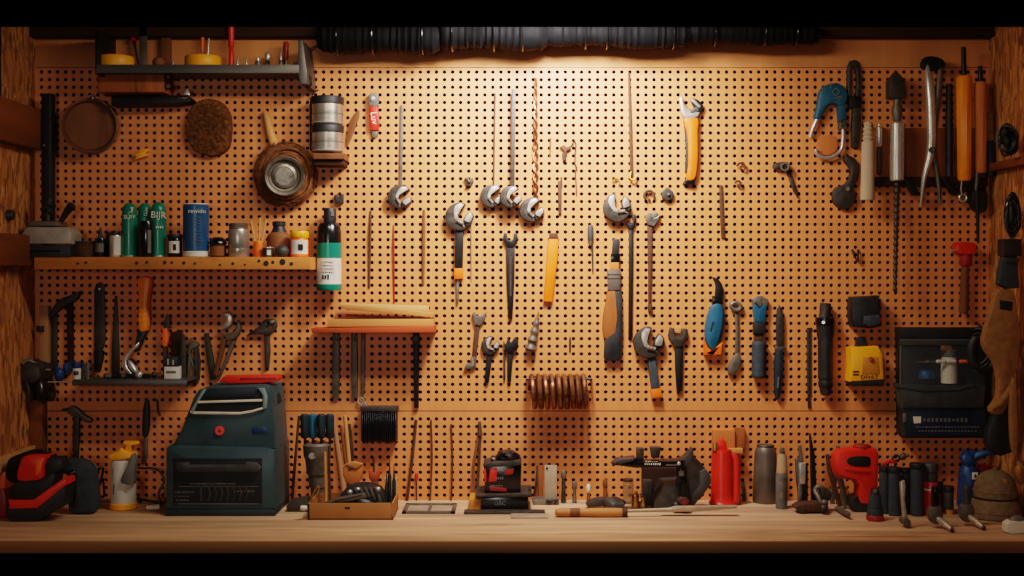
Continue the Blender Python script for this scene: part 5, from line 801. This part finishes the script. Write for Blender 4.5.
T('work_glove', 'small crumpled dark grey glove lying on the bench', 'glove', [P('palm', ell(614, 505, BY(509), 12, 14, 5.5, 24, 14, lambda d: 1 + .12 * math.sin(6 * d.x + 4 * d.y)), 'dgrey'), P('cuff', ext(smooth([(587, 506), (594, 502), (606, 501), (608, 507), (598, 509), (588, 509)], 2), BY(509) - .01, .04, 1.5), 'iron')], rest=B0)
Yx = BY(517)
T('long_chisel', 'long chisel with wooden handle lying along the bench front', 'chisel', [P('handle', rev((555, 514, Yx), (627, 514, Yx), [(0, 2), (.02, 3.6), (.1, 4.4), (.2, 4.2), (.35, 3.9), (.6, 4.6), (.85, 4.6), (.97, 4.2), (1, 3.2)], 20), 'woodx', [P('dark_band', rev((570, 514, Yx), (580, 514, Yx), [(0, 4.3), (.5, 4.35), (1, 4.3)], 20), 'brownwood'), P('ferrule', rev((622, 514, Yx), (627.4, 514, Yx), [(0, 4.5), (1, 4.3)], 20), 'rust')]), P('blade', tube([(627, 512.5, Yx), (660, 511.5, Yx + .01), (676, 511, Yx + .012)], [1.6, 2, 2.2]), 'palemetal'), P('rasp_end', ext([(661, 512.6), (676, 508.6), (737, 507.6), (737, 510), (700, 513), (662, 514)], Yx + .006, .02, .6), 'palemetal')], rest=B0)
# vise and brass
Yv = -.2
T('bench_vise', 'black bench vise machine with long arm and rusty knob', 'vise', [
    P('base', ext(smooth([(654, 510), (655, 500), (661, 490), (664, 482), (686, 481), (690, 490), (690, 510)], 1), Yv, .12, 1.6), 'iron'),
    P('arm', ext([(612, 463), (618, 458), (636, 456), (638, 460), (676, 459), (684, 458), (684, 465), (636, 466), (622, 464)], Yv - .02, .06, 1), 'gloss', [P('lettering', scribble(653, 462, 17, 2.2, Yv - .0212, 8) + scribble(652, 459.6, 13, 1, Yv - .0212, 6), 'cream'), P('pale_edge', ext(rect(666, 462.3, 678, 463.6), Yv - .0212, .001), 'greypl')]),
    P('arm_cover', ext([(614, 461), (619, 457.4), (634, 456.5), (634, 459), (620, 462.5)], Yv - .024, .03, .8), 'dgrey'),
    P('upstand', ext(rect(637, 446.5, 644, 458), Yv, .03, .6), 'iron'), P('upstand', ext([(650.5, 445.5), (661, 445.5), (659.5, 456), (652, 456)], Yv, .03, .6), 'iron'),
    P('column', rev((681, 481, Yv - .01), (681, 463, Yv - .01), [(0, 6), (.2, 6), (.25, 4.6), (.5, 4.6), (.55, 5.6), (.8, 5.6), (1, 4)], 18), 'gloss', [P('bolt', ell(679, 461.5, Yv - .034, 2, 1.4, 1.8, 12, 8), 'chrome'), P('plate', ext(rect(679, 469, 684, 474), Yv - .03, .003), 'steeld')]),
    P('frame', ext(smooth([(674, 460), (684, 456), (690, 450), (693, 446.5), (694, 454), (702, 462), (708, 470), (711, 478), (707, 488), (694, 504), (686, 503), (689, 492), (686, 480), (686, 466)], 1), Yv + .02, .05, 1.4), 'iron'),
    P('link', ext([(700, 470), (706, 467), (711, 474), (711, 482), (700, 498), (693, 500), (690, 496), (700, 484)], Yv + .006, .03, 1), 'dgrey'),
    P('screw', rev((684, 496, Yv - .012), (684, 481, Yv - .012), [(0, 3.4), (.2, 4.4), (.9, 4), (1, 4.8)], 16), 'blacksteel'),
    P('knob', ext([(678, 499), (681, 495.5), (687, 495.5), (690, 500), (687, 505), (681, 505)], Yv - .035, .03, 1), 'rust', [P('red_mark', ext([(681, 501), (685, 498.5), (688, 501), (685, 503.5)], Yv - .0362, .002), 'redd')]),
    P('foot_block', ell(676, 503.5, Yv - .015, 4.5, 5, 4.5, 16, 10), 'iron')], rest=B0)
T('brown_box', 'dark brown wooden box behind the black vise arm', 'box', P('box', ext(rect(643, 466, 677, 502), -.07, .05, .8), 'darkwood'), rest=B0)
Yb = BY(510) + .03
T('brass_cylinder', 'olive brass cylinder standing in front of the vise', 'fitting', [P('body', can(635.2, 496, 510, 3.8, Yb), 'brass'), P('nozzle', can(636, 493, 496, 1.6, Yb), 'brass')], rest=B0)
T('brass_valve', 'small brass valve fitting with knob beside olive brass cylinder', 'fitting', [P('body', can(643, 503, 510, 4, Yb), 'brass'), P('elbow', tube([(640.5, 498, Yb), (643.5, 499.5, Yb), (643.5, 504, Yb)], [2.2, 2.6, 2.6]), 'brass'), P('knob', ell(640, 497, Yb, 2.2, 2.2, 2, 12, 8), 'chrome')], rest=B0)
T('brass_valve', 'dull brown cylinder fitting standing behind the small brass valve', 'fitting', [P('body', can(650, 497, 509, 5, Yb + .05), 'mustard'), P('collar', can(650, 494, 497, 4, Yb + .05), 'rust')], rest=B0)
T('glass_jar', 'small glass jar of rusty screws beside the vise arm', 'jar', [P('body', can(628, 478, 500, 5.5, -.06), 'clearjar'), P('lid', can(628, 475, 478, 5, -.06), 'rust')], rest=B0)
T('iron_block', 'tall grey iron block standing under the vise arm', 'block', P('block', ext(rect(643, 479, 652, 505), -.11, .03, .6), 'iron'), rest=B0)
# red bottle and blocks
Ye = BY(507) + .03
T('red_bottle', 'tall smooth red bottle with side handle and flared base', 'bottle', [P('body', can(721.5, 453, 507, 10.2, Ye, [(0, 12.6), (.02, 12.9), (.06, 11.2), (.15, 10.6), (.95, 10), (1, 9.4)], 32), 'red'), P('neck', ext(smooth([(717, 454), (718, 446), (722, 443), (726, 445), (727.5, 454)], 1), Ye - .012, .03, 1.4), 'red'), P('nozzle', can(715, 446, 454, 2.6, Ye - .018, [(0, 2.6), (.8, 2.4), (1, 1.8)]), 'brass'), P('side_handle', tube([(729, 458, Ye), (734, 460, Ye), (736, 468, Ye), (736, 488, Ye), (735.5, 503, Ye), (730, 506, Ye)], [2.4, 3.6, 4, 4, 4.2, 3], sm=3), 'red')], rest=B0)
T('wood_block', 'light wooden block fixed on the board behind red bottle', 'block', [P('block', ext(rect(713, 430, 735, 452), -.03, .031, .6), 'orangewood'), P('side_board', ext(rect(735, 428, 745, 449), -.02, .021, .5), 'handlewood'), P('ledge', ext(rect(728, 449, 743, 453.5), -.05, .051, .4), 'woodx')])
for x0, yt, x1, m, lab in [(743, 482, 744, 'rust', 'dark thin rod standing behind the red bottle handle')]:
    T('thin_rod', lab, 'rod', P('rod', tube([(x1, ys(-.02, B0), -.02), (x0, yt, -.01)], [1.8, 1.4]), 'iron'), rest=B0)
# grey bottle, tubes, files
Yw = BY(504) + .03
T('metal_flask', 'dark grey metal flask with rounded shoulders, uncapped', 'flask', [P('body', can(765.5, 447, 504, 12, Yw, [(0, 12.2), (.02, 12.8), (.6, 11.6), (.85, 10.8), (.95, 9.4), (1, 7)], 32), 'greymetal'), P('rim', torus(765.5, 447.5, Yw, 7.5, 1.2, 'Z', 24, 8), 'iron')], rest=B0)
Yz = BY(510) + .025
T('caulk_tube', 'pale grey sealant tube with tan top beside grey flask', 'tube', [P('body', can(781.5, 474, 510, 5.8, Yz), 'greypl'), P('upper', can(782, 455, 474, 5.4, Yz, [(0, 5.6), (.8, 4.8), (1, 3.6)]), 'tan'), P('cap', can(782.3, 449, 456, 3, Yz, [(0, 3.4), (.5, 2.4), (1, 1.6)]), 'steel'), P('label', band(781.5, 478, 500, 6, Yz, -30, 70), 'steel')], rest=B0)
def lean(nm, lab, cat, pts, w, m, Yb_=-.1, th=.012):
    b = ys(Yb_, B0); pts = pts[:-1] + [(pts[-1][0], b)]
    g = bar(pts, w, th).mv(0, Yb_, 0)
    return T(nm, lab, cat, P('blade', g, m), rest=B0)
lean('file', 'dark wide file leaning between the sealant tube and chrome chisel', 'file', [(790, 460), (793, 480), (797, 505)], [3, 7, 8], 'steeld')
lean('file', 'tall dark file with rounded tip standing behind chrome chisel', 'file', [(796, 446), (798, 470), (801, 505)], [2.5, 5, 6], 'steeld', -.06)
T('chisel', 'bright chrome edged chisel standing upright among dark files', 'chisel', [P('socket', ext([(799.5, 461), (806, 461), (805.5, 482), (800, 482)], -.16, .018, .8), 'chrome'), P('shaft', ext([(798.5, 482), (802.5, 482), (802, 498), (804, 507), (798, 507)], -.155, .012, .6), 'steel'), P('back', ext([(804, 462), (808, 463), (808, 500), (802, 503)], -.14, .01, .6), 'iron')], rest=B0)
lean('saw_blade', 'tall narrow black blade with sharp tip leaning on board', 'blade', [(806.5, 434), (809, 455), (811, 505)], [1, 4, 6], 'blacksteel', -.05)
T('clamp', 'small dark bench clamp with curled arm and round knob', 'clamp', [P('arm', tube([(825, 508, -.22), (819, 494, -.2), (815, 486, -.18), (819, 482.5, -.18), (826, 486, -.18)], [2, 2.6, 2.4, 2.6, 2.6], sm=3), 'steeld'), P('jaw', ext(smooth([(821, 484), (828, 485), (832, 490), (830, 496), (823, 495)], 2), -.2, .03, 1.2), 'iron'), P('knob', ell(824, 504, -.24, 4, 4, 4, 16, 10), 'iron')], rest=B0)
lean('pry_tool', 'tall brown pincer leg leaning beside the red device', 'tool', [(820, 456), (822, 470), (832, 505)], [3, 4.5, 4], 'rust', -.1)
lean('pry_tool', 'taller dark curved pincer leg standing behind the brown leg', 'tool', [(827, 448), (826, 470), (832, 490), (834, 505)], [3, 6, 5, 3], 'steeld', -.14)
lean('pry_tool', 'third dark narrow blade leaning at the red device back', 'tool', [(833, 452), (830, 478), (828, 505)], [2, 5, 4], 'steeld', -.06)
Ya = BY(514)
T('hand_plane', 'small brown steel hand plane lying in front of the curled clamp', 'plane', [P('sole', ext(smooth([(795, 509), (800, 506), (818, 504.5), (826, 505), (829, 509), (828, 513), (806, 514), (802, 515.5), (796, 511)], 1), Ya, .05, 1), 'rust'), P('knob', ell(824.5, 504.5, Ya + .02, 4, 4, 3.8, 16, 10), 'steeld'), P('front_tip', ext([(797, 509.6), (806, 510), (806, 515), (801, 515)], Ya - .004, .02, .6), 'iron')], rest=B0)
T('marking_gauge', 'short grey tapered tool lying tilted near red device', 'tool', P('body', tube([(837, 510, BY(511)), (841, 511.5, BY(514)), (849, 516, BY(520))], [2.4, 3.2, 2]), 'steeld'), rest=B0)
T('yellow_bottle', 'small yellow brown bottle standing under the red device arm', 'bottle', [P('body', can(844.5, 488, 502, 4.6, -.08), 'mustard'), P('cap', can(844.5, 484, 488, 3, -.08), 'brass')], rest=B0)
# red power device
Yd2 = BY(512)
T('red_tool', 'bright red C shaped power tool with black foot', 'power tool', [P('body', ext(smooth([(836, 456), (840, 452), (852, 450), (868, 448.5), (877, 450), (879.5, 456), (878.5, 475), (878, 503), (876, 508), (860, 508), (858, 500), (859, 486), (856, 481), (838, 476), (835, 468)], 1), Yd2, .055, 3), 'red', [P('grip_slot', ext(smooth([(849, 458.5), (858, 457), (869, 457.5), (870.5, 462), (869, 467.5), (851, 466.5), (847, 462)], 2), Yd2 - .002, .004, .6), 'inkblk'), P('edge_rib', ext([(845, 468), (859, 470), (870, 471), (870, 473), (858, 473), (845, 470.5)], Yd2 - .005, .008, .6), 'orange' if False else 'red')]),
    P('lower_arm', ext([(838, 474), (857, 478), (859, 483), (858, 487), (853, 481), (838, 479)], Yd2 + .004, .045, .8), 'redd'), P('foot', ext(smooth([(851, 500), (858, 497), (861, 504), (877, 505), (878, 512), (856, 513), (851, 508)], 1), Yd2 - .004, .065, 1.4), 'black'), P('top_button', rev((862, 449.5, Yd2 + .028), (862, 445, Yd2 + .028), [(0, 9), (.6, 9), (1, 7)], 24), 'redd')], rest=B0)
# little torch
Yl = BY(522) + .025
T('small_torch', 'small black flared torch with a red base ring', 'torch', [P('body', can(875, 497, 518, 7, Yl, [(0, 8), (.1, 8.2), (.3, 7.4), (.32, 6.9), (.36, 7.2), (.6, 6.4), (1, 5.6)]), 'rubber'), P('base_ring', can(875, 517.5, 523, 8.6, Yl), 'redd'), P('cap', can(875, 491, 497, 4.2, Yl, [(0, 5), (.3, 4.2), (1, 3.8)]), 'black', [P('button', ext(rect(873.5, 492, 877.5, 496), Yl - .0145, .004, .3), 'greypl')])], rest=B0)
# black tubes
YT = BY(516) + .03
for i, (x, yt, r, lab) in enumerate([(884.5, 466, 5.2, 'ribbed black tube bottle standing nearest the red device'), (894.5, 467, 6.2, 'ribbed black tube bottle, thickest and behind the standing wrench'), (905.5, 468, 5, 'ribbed black tube bottle hidden partly by the standing wrench'), (917, 463, 6.8, 'ribbed black tube bottle beside the red can')]):
    Y = YT + (.03 if i in (0, 2) else 0) - .02
    b = ys(Y, B0)
    T('black_tube', lab, 'tube', [P('body', can(x, yt + 5, b, r, Y, [(0, r * .9), (.04, r)] + [(.06 + .86 * k / 14, r * (1 if k % 2 else .95)) for k in range(15)] + [(1, r * .9)]), 'rubber'), P('cap', can(x, yt, yt + 5, r * 1.1, Y), 'black')], rest=B0, group='black ribbed tubes')
def scissor(x, y, Y, lab):
    T('scissor_clip', lab, 'clip', [P('ring', torus(x - 3, y, Y, 3.4, 1., 'Y', 18, 6), 'iron'), P('ring', torus(x + 4, y - 2, Y, 3, 1., 'Y', 18, 6), 'steeld'), P('arm', tube([(x - 8, y + 4, Y), (x, y + 1, Y), (x + 10, y - 3, Y)], 1.2), 'iron')], rest=W(0, 462.5, YT).z - .0)
scissor(899, 458, YT - .02, 'small dark ringed clip lying on top of black tubes')
T('red_lever', 'small red lever lying on the black tubes beside the ringed clip', 'lever', P('lever', tube([(882, 464, YT - .02), (890, 461, YT - .02), (897, 462, YT - .02)], [1.4, 2, 1.2]), 'red'), rest=W(0, 464.5, YT).z)
Yo = BY(516) + .03
T('aerosol_can', 'red can with black cap standing beside black tubes', 'can', [P('body', can(930.5, 484, 517, 6.8, Yo), 'red', [P('label', band(930.5, 491, 493, 6.95, Yo, -80, 80), 'cream'), P('lower_label', band(930.5, 496, 513, 6.95, Yo, -20, 80), 'redd')]), P('cap', can(930.5, 466, 484, 7.2, Yo, [(0, 7), (.35, 7.2), (.4, 6.6), (.5, 6.6), (.55, 7.4), (.9, 7.2), (1, 6)]), 'dgrey')], rest=B0)
T('dark_jar', 'small dark jar with amber foot between cans and blue jug', 'jar', [P('body', can(948.5, 494, 512, 5, Yo), 'dgrey'), P('lid', can(948.5, 488, 494, 5.4, Yo), 'black'), P('amber_window', band(948.5, 511, 516, 5.2, Yo, -40, 40), 'mustard')], rest=B0)
T('red_cap_bottle', 'small dark red bottle behind the dark jar', 'bottle', [P('body', can(940, 494, 512, 4.4, Yo + .04), 'redd'), P('cap', can(940, 482, 494, 3.2, Yo + .04), 'iron')], rest=B0)
# wrenches standing at the front edge
Yw1 = BY(528)
T('standing_wrench', 'grey wrench balanced upright at the bench front beside black tubes', 'wrench', [P('shaft', ext([(901, 483), (905, 481), (906, 486), (905, 500), (908, 521), (904, 522), (902, 500)], Yw1, .016, .9), 'jawplate'), P('foot_jaw', ext(smooth([(903, 520), (909, 519), (911.5, 524), (910, 529), (906, 527), (903, 524)], 2), Yw1 - .01, .035, 1.2), 'steeld')], rest=B0)
def adjb(x, lab, m, Y, k=1.):
    T('pipe_wrench', lab, 'wrench', [P('handle', rev((x, 510, Y), (x - .5, 489, Y), [(0, 3.4), (.1, 4)] + [(.15 + .7 * i / 10, 4.1 if i % 2 else 3.7) for i in range(11)] + [(1, 3)], 14), m), P('body', ext(smooth([(x - 5, 512), (x + 5, 508), (x + 8, 517), (x + 6, 526), (x - 1, 527), (x - 5, 521)], 2), Y - .012, .03, 1.4), 'steeld'), P('jaw', tube([(x + 1, 520, Y), (x + 9, 526, Y - .03), (x + 16, 532, Y - .06)], [3.2, 3.4, 2.2]), 'jawplate', [P('jaw_tip', ell(x + 16.5, 532.5, Y - .062, 2.2, 2.4, 2.6, 12, 8), 'iron')])], rest=B0)
adjb(935.5, 'steel pipe wrench with dark ribbed handle standing before the red can', 'gloss', BY(528))
adjb(967, 'steel pipe wrench with grey handle standing before the blue jug', 'dgrey', BY(526))
# blue jug
Yj = BY(508) + .04
T('blue_jug', 'deep blue plastic jug with crumpled spout and white tag', 'jug', [P('body', can(969, 466, 508, 11, Yj, [(0, 11.5), (.05, 12), (.4, 11), (.7, 10.4), (.9, 8.6), (1, 5)], 28), 'bluedk'), P('shoulder', ell(968, 462, Yj, 8, 8, 10, 20, 12, lambda d: 1 + .14 * math.sin(7 * d.x + 5 * d.z)), 'bluedk'), P('spout', tube([(970, 462, Yj), (980, 457, Yj - .01), (990, 455, Yj - .02), (996, 457, Yj - .02)], [4.5, 4, 2.4, 1], sm=3), 'blue'), P('tag', ext(rect(972.5, 475, 978, 482), Yj - .038, .004, .3), 'cream', [P('print', ext(rect(974.5, 477, 976.3, 480), Yj - .0388, .001), 'inkblk')])], rest=B0)
T('red_case', 'dark red flat case leaning behind the blue jug and cap', 'case', P('case', ext(smooth([(980, 464), (1000, 466), (1003, 470), (1000, 500), (981, 503)], 1), -.08, .05, 1.5), 'redd'), rest=B0)
T('orange_cup', 'tiny amber glass behind the khaki cap', 'cup', P('cup', can(978.5, 497, 505, 4.5, -.19), 'orange'), rest=B0)
# cap
Yc2 = BY(526) + .13
def dome(d): return 1 if d.z > 0 else 1
T('fabric_hat', 'worn khaki fabric hat resting on the bench end', 'hat', [
    P('crown', can(995, 478, 508, 20.5, Yc2, [(0, 20.6), (.25, 20.8), (.5, 19.6), (.7, 17.2), (.84, 13.6), (.93, 9), (.985, 4), (1, .5)], 36), 'khaki', [P('hat_band', can(995, 504.5, 508, 21.2, Yc2), 'darkwood'), P('emblem', ell(1005, 492, Yc2 - .047, 4, 2, 4, 14, 8), 'canvas'), P('seam', torus(995, 499, Yc2, 20.9, .45, 'Z', 40, 6), 'canvas')]),
    P('brim', can(995, 506, 526, 26, Yc2, [(0, 24.5), (.06, 26), (.15, 26.3), (.55, 24.2), (.9, 21.6), (1, 20.4)], 36), 'khaki', [P('brim_stitching', torus(995, 519, Yc2, 25.8, .4, 'Z', 44, 6), 'canvas')]),
    P('button', ell(995, 477.5, Yc2, 2.4, 2.4, 1.6, 12, 8), 'khaki')], rest=B0)
T('dark_tub', 'dark grey round tub with lid behind the khaki cap', 'tub', [P('body', can(998, 484, 502, 10, -.16), 'iron'), P('lid', can(998, 478, 484, 11, -.16), 'dgrey')], rest=B0)
T('canvas_bag', 'brown fabric bundle hung on the side wall above the cap', 'bag', [P('bundle', ell(1021, 472, -.3, 6, 7, 12, 24, 14, lambda d: 1 + .1 * math.sin(6 * d.x + 5 * d.z)), 'canvas'), P('gold_clip', ell(1019.5, 470, -.325, 3, 2, 5, 12, 8), 'mustard')])
Ym = BY(536) + .02
T('white_mouse', 'small white plastic box with grey domed top on bench', 'box', [P('base', ext(smooth([(1007, 526), (1011, 523), (1028, 523), (1030, 535), (1010, 536), (1007, 534)], 1), Ym, .035, 1.6), 'cream'), P('dome', ell(1017, 523.5, Ym + .0175, 8.5, 5.5, 7, 24, 14), 'greypl')], rest=B0)
# ================================================================== RIGHT WALL
Yn = -.10
case = [P('back_shell', ext(smooth([(899, 330), (903, 327.5), (985, 328), (990, 332), (990, 434), (986, 438), (904, 438), (900, 434)], 1), -.04, .041, 1.2), 'black'),
    P('upper_tray', ext([(900, 386), (986, 386), (984, 408), (903, 408)], Yn, .06, 1.5), 'dgrey'),
    P('clear_door', ext([(900, 340), (985, 340), (985, 386), (902, 386)], Yn, .003, .4), 'clear'), P('door_rim', ext(smooth([(899, 384), (925, 389), (960, 388), (975, 384), (975, 387), (958, 391), (922, 392), (899, 388)], 1), Yn - .003, .06, .8), 'dgrey'),
    P('door_highlight', ext(rect(900, 340, 901.2, 386), Yn - .0015, .004) + ext(rect(900, 339.4, 980, 340.6), Yn - .0015, .004), 'greypl'),  # grey strips painted in as glossy highlights on the door
    P('top_band', ext(rect(899, 340, 975, 345.5), Yn - .002, .004, .4), 'dgrey'),
    P('lower_drawer', ext([(902, 405), (987, 405), (986, 436), (906, 437)], Yn + .01, .05, 1.2), 'tealdk', [P('label', ext([(912, 409), (984, 408), (983, 435), (911, 436)], Yn + .0085, .003, .3), 'labelblue', [P('white_patch', ext([(913, 416.5), (921, 416.5), (921, 423), (914, 423.5)], Yn + .0075, .002), 'cream'), P('lettering', scribble(946, 420, 46, 4.5, Yn + .0072, 11) + scribble(948, 427, 64, 2, Yn + .0075, 20) + scribble(948, 431, 60, 2, Yn + .0075, 18), 'greypl')]), P('latch', ext([(903, 414), (906, 413), (907, 421), (903.5, 423)], Yn + .006, .006, .3), 'greypl')]),
    P('top_shell', ext([(900, 328), (988, 328), (986, 340), (901, 340)], Yn + .01, .06, 1.5), 'black')]
T('parts_case', 'dark hanging parts case with clear door and blue label', 'case', case)
Yi = -.0805
T('glue_stick', 'white tube with yellow and blue top inside the hanging case', 'tube', [P('body', can(949, 357, 383, 8, Yi + .012, [(0, 8), (.4, 8.2), (1, 7.4)]), 'cream'), P('cap', can(949, 341.5, 350, 8, Yi + .012), 'mustard', [P('blue_half', band(949, 342, 349, 8.2, Yi + .012, 0, 80), 'bluedk')]), P('neck', can(949, 350, 357, 7.2, Yi + .012), 'greypl')])
T('ribbed_stopper', 'small blue ribbed cap inside the hanging case', 'cap', P('cap', can(926.5, 370, 378.5, 9, Yi + .012, [(0, 7.8), (.1, 8.2), (.5, 7.6), (.9, 6.6), (1, 5)]), 'blue'))
for i, (x, lab) in enumerate([(941, 'white capsule shaped plug in the case, beside the thin metal stem'), (951.5, 'white capsule shaped plug in the case, beside the orange plug')]):
    T('wall_plug', lab, 'plug', P('plug', rev((x - 5, 361.5, Yn + .006), (x + 5, 361.5, Yn + .006), [(0, 1), (.12, 2), (.88, 2), (1, 1)], 12), 'white'), group='white plugs')
T('orange_plug', 'short orange plug with dark pin beside white plugs', 'plug', [P('plug', rev((959, 361.5, Yn + .006), (971, 361.5, Yn + .006), [(0, 1.2), (.1, 1.9), (.9, 1.9), (1, 1.2)], 12), 'orange'), P('pin', rev((971, 361.5, Yn + .006), (978, 361.5, Yn + .006), [(0, .8), (1, .5)], 8), 'steel')])
T('thin_rod', 'thin grey metal stem lying across inside the case', 'rod', P('stem', rev((917, 362, Yn + .006), (935, 362, Yn + .006), [(0, .8), (.5, 1.1), (.55, 2.2), (.65, 2.2), (.7, 1), (1, .9)], 10), 'steel'))
q = random.Random(11)
cab = []
for i in range(7):
    a0 = q.uniform(-.5, .5); pts = []
    for k in range(13):
        a = R(110 - 215 * k / 12) + a0 * .2; rx = 10 + i * 1.1; ry = 14 + i * 1.4
        pts.append((979 + rx * math.cos(a) * .95, 350 - ry * math.sin(a) * .95, -.13 - .004 * math.sin(k + i)))
    cab.append(P('wire', tube(pts, .7, seg=6, sm=2), 'greypl' if i % 3 == 0 else 'gloss'))
T('cable_loop', 'loop of black and grey cables hooked over the hanging case', 'cable', [P('cable_core', torus(983, 352, -.121, 12, 5, 'Y', 32, 10, (0, 360), 1.4), 'black'), P('wall_hook', tube([(979, 325, .001), (979, 325, -.118), (981, 330, -.122)], 1.2), 'iron')] + cab)
# garments and bundles on the side wall
T('apron', 'brown canvas work apron hung on the side wall', 'apron', [
    P('cloth', ext(smooth([(997, 292), (1004, 290), (1014, 291), (1018, 310), (1020, 345), (1015, 380), (1010, 400), (1003, 414), (993, 414), (991, 408), (998, 398), (999, 380), (995, 362), (986, 350), (984, 338), (990, 318)], 2), -.31, .03, 2), 'canvas', [P('pocket_patch', ext([(1000, 300), (1013, 302), (1012, 311), (1000, 309)], -.3115, .003, .3), 'inkblk'), P('hem_fold', tube([(992, 409, -.312), (999, 404, -.316), (1006, 396, -.316), (1012, 384, -.313)], [2, 3.4, 3.4, 2], sm=3), 'canvas')]),
    ])
T('work_trousers', 'black cloth garment hanging below the brown apron', 'garment', P('cloth', ext(smooth([(1001, 350), (1014, 352), (1016, 400), (1014, 452), (990, 452), (988, 430), (998, 405)], 2), -.275, .03, 3), 'black'))
T('pale_cloth', 'pale tan cloth edge hanging at the side wall end', 'cloth', P('cloth', ext(smooth([(1012, 385), (1017, 384), (1018, 450), (1013, 449), (1011, 420)], 2), -.34, .02, 1.2), 'canvas'))
def bundle(x, y, rx, ry, Y, seed, lab, n=26, m='gloss', rest=None):
    q = random.Random(seed); ps = [P('cable_core', ell(x, y, Y, rx * .4, rx * .3, ry * .4, 20, 12), 'black')]
    for i in range(n):
        a = q.uniform(0, 6.28); pts = []
        for k in range(8): t = a + k * .8; r = q.uniform(.6, .95); pts.append((x + rx * r * math.cos(t) * q.uniform(.5, 1), y + ry * r * math.sin(t) * q.uniform(.6, 1), Y - .02 - .012 * q.random() - .012 * (i % 3)))
        ps.append(P('cable', tube(pts, 1.0, seg=6, sm=3), (m, 'black', 'dgrey', m, 'greypl')[i % 5]))
    T('cable_bundle', lab, 'cable', ps, rest=rest)
zl = W(0, 164, -.06).z
bundle(1008, 148, 13, 19, -.28, 1, 'tangled glossy black cable bundle sitting on the small wall ledge', rest=zl)
bundle(1012, 215, 10, 28, -.28, 2, 'tangled black cable bundle hanging under the small wall ledge')
T('harness', 'black strap harness with buckle hung above the apron', 'harness', [P('upper_block', ext(rect(1004, 239, 1022, 256), -.32, .05, 1.5), 'black'), P('strap', ext(smooth([(1004, 256), (1018, 256), (1020, 288), (1008, 289), (999, 284), (1001, 268)], 1), -.31, .03, 2), 'rubber'), P('buckle', ext(rect(1006, 258, 1019, 262), -.32, .02, .6), 'iron')])
T('hook_rail', 'dark hook rail across the corner under the tool rack', 'hook rail', [P('rail', ext(rect(960, 187, 986, 191), -.05, .051, .6), 'blacksteel'), P('drape', ext(smooth([(972, 190), (986, 188), (988, 205), (984, 212), (976, 208)], 2), -.05, .05, 1.5), 'black')])
# ================================================================== LIGHT AND CAMERA
def lamp(name, kind, loc, tgt, energy, col, **k):
    l = bpy.data.lights.new(name, kind); l.energy = energy; l.color = col
    for a, v in k.items(): setattr(l, a, v)
    o = bpy.data.objects.new(name, l); COL.objects.link(o); o.location = loc
    o.rotation_euler = (Vector(tgt) - Vector(loc)).to_track_quat('-Z', 'Y').to_euler(); return o
lamp('ceiling_lamp', 'SPOT', (.14, -.64, 2.50), (.12, 0., 1.98), 128, (1, .925, .95), spot_size=R(112), spot_blend=1., shadow_soft_size=.11)
lamp('warm_fill_strip', 'AREA', (.0, -.90, 2.44), (.0, -.2, 1.2), 11.5, (1, .87, .68), shape='RECTANGLE', size=1.1, size_y=.10)  # added warm strip, widens the light towards the sides
lamp('room_fill', 'POINT', (-.7, -5.2, 1.76), (0, 0, 1.2), 80, (1, .94, .88), shadow_soft_size=.4)  # added fill behind the camera, lifts the front faces
w = bpy.data.worlds.new('World'); bpy.context.scene.world = w; w.use_nodes = True
w.node_tree.nodes['Background'].inputs[0].default_value = (1, .9, .8, 1); w.node_tree.nodes['Background'].inputs[1].default_value = .016
cam = bpy.data.cameras.new('Camera'); co = bpy.data.objects.new('Camera', cam); COL.objects.link(co)
co.location = (0, CY, CZ); co.rotation_euler = (R(90), 0, 0); cam.sensor_width = 36; cam.lens = F / 1024 * 36; cam.shift_y = -(288 - HY) / 1024
bpy.context.scene.camera = co
vs = bpy.context.scene.view_settings; vs.view_transform = 'Filmic'; vs.look = 'Medium High Contrast'; vs.exposure = .02; vs.gamma = 1.
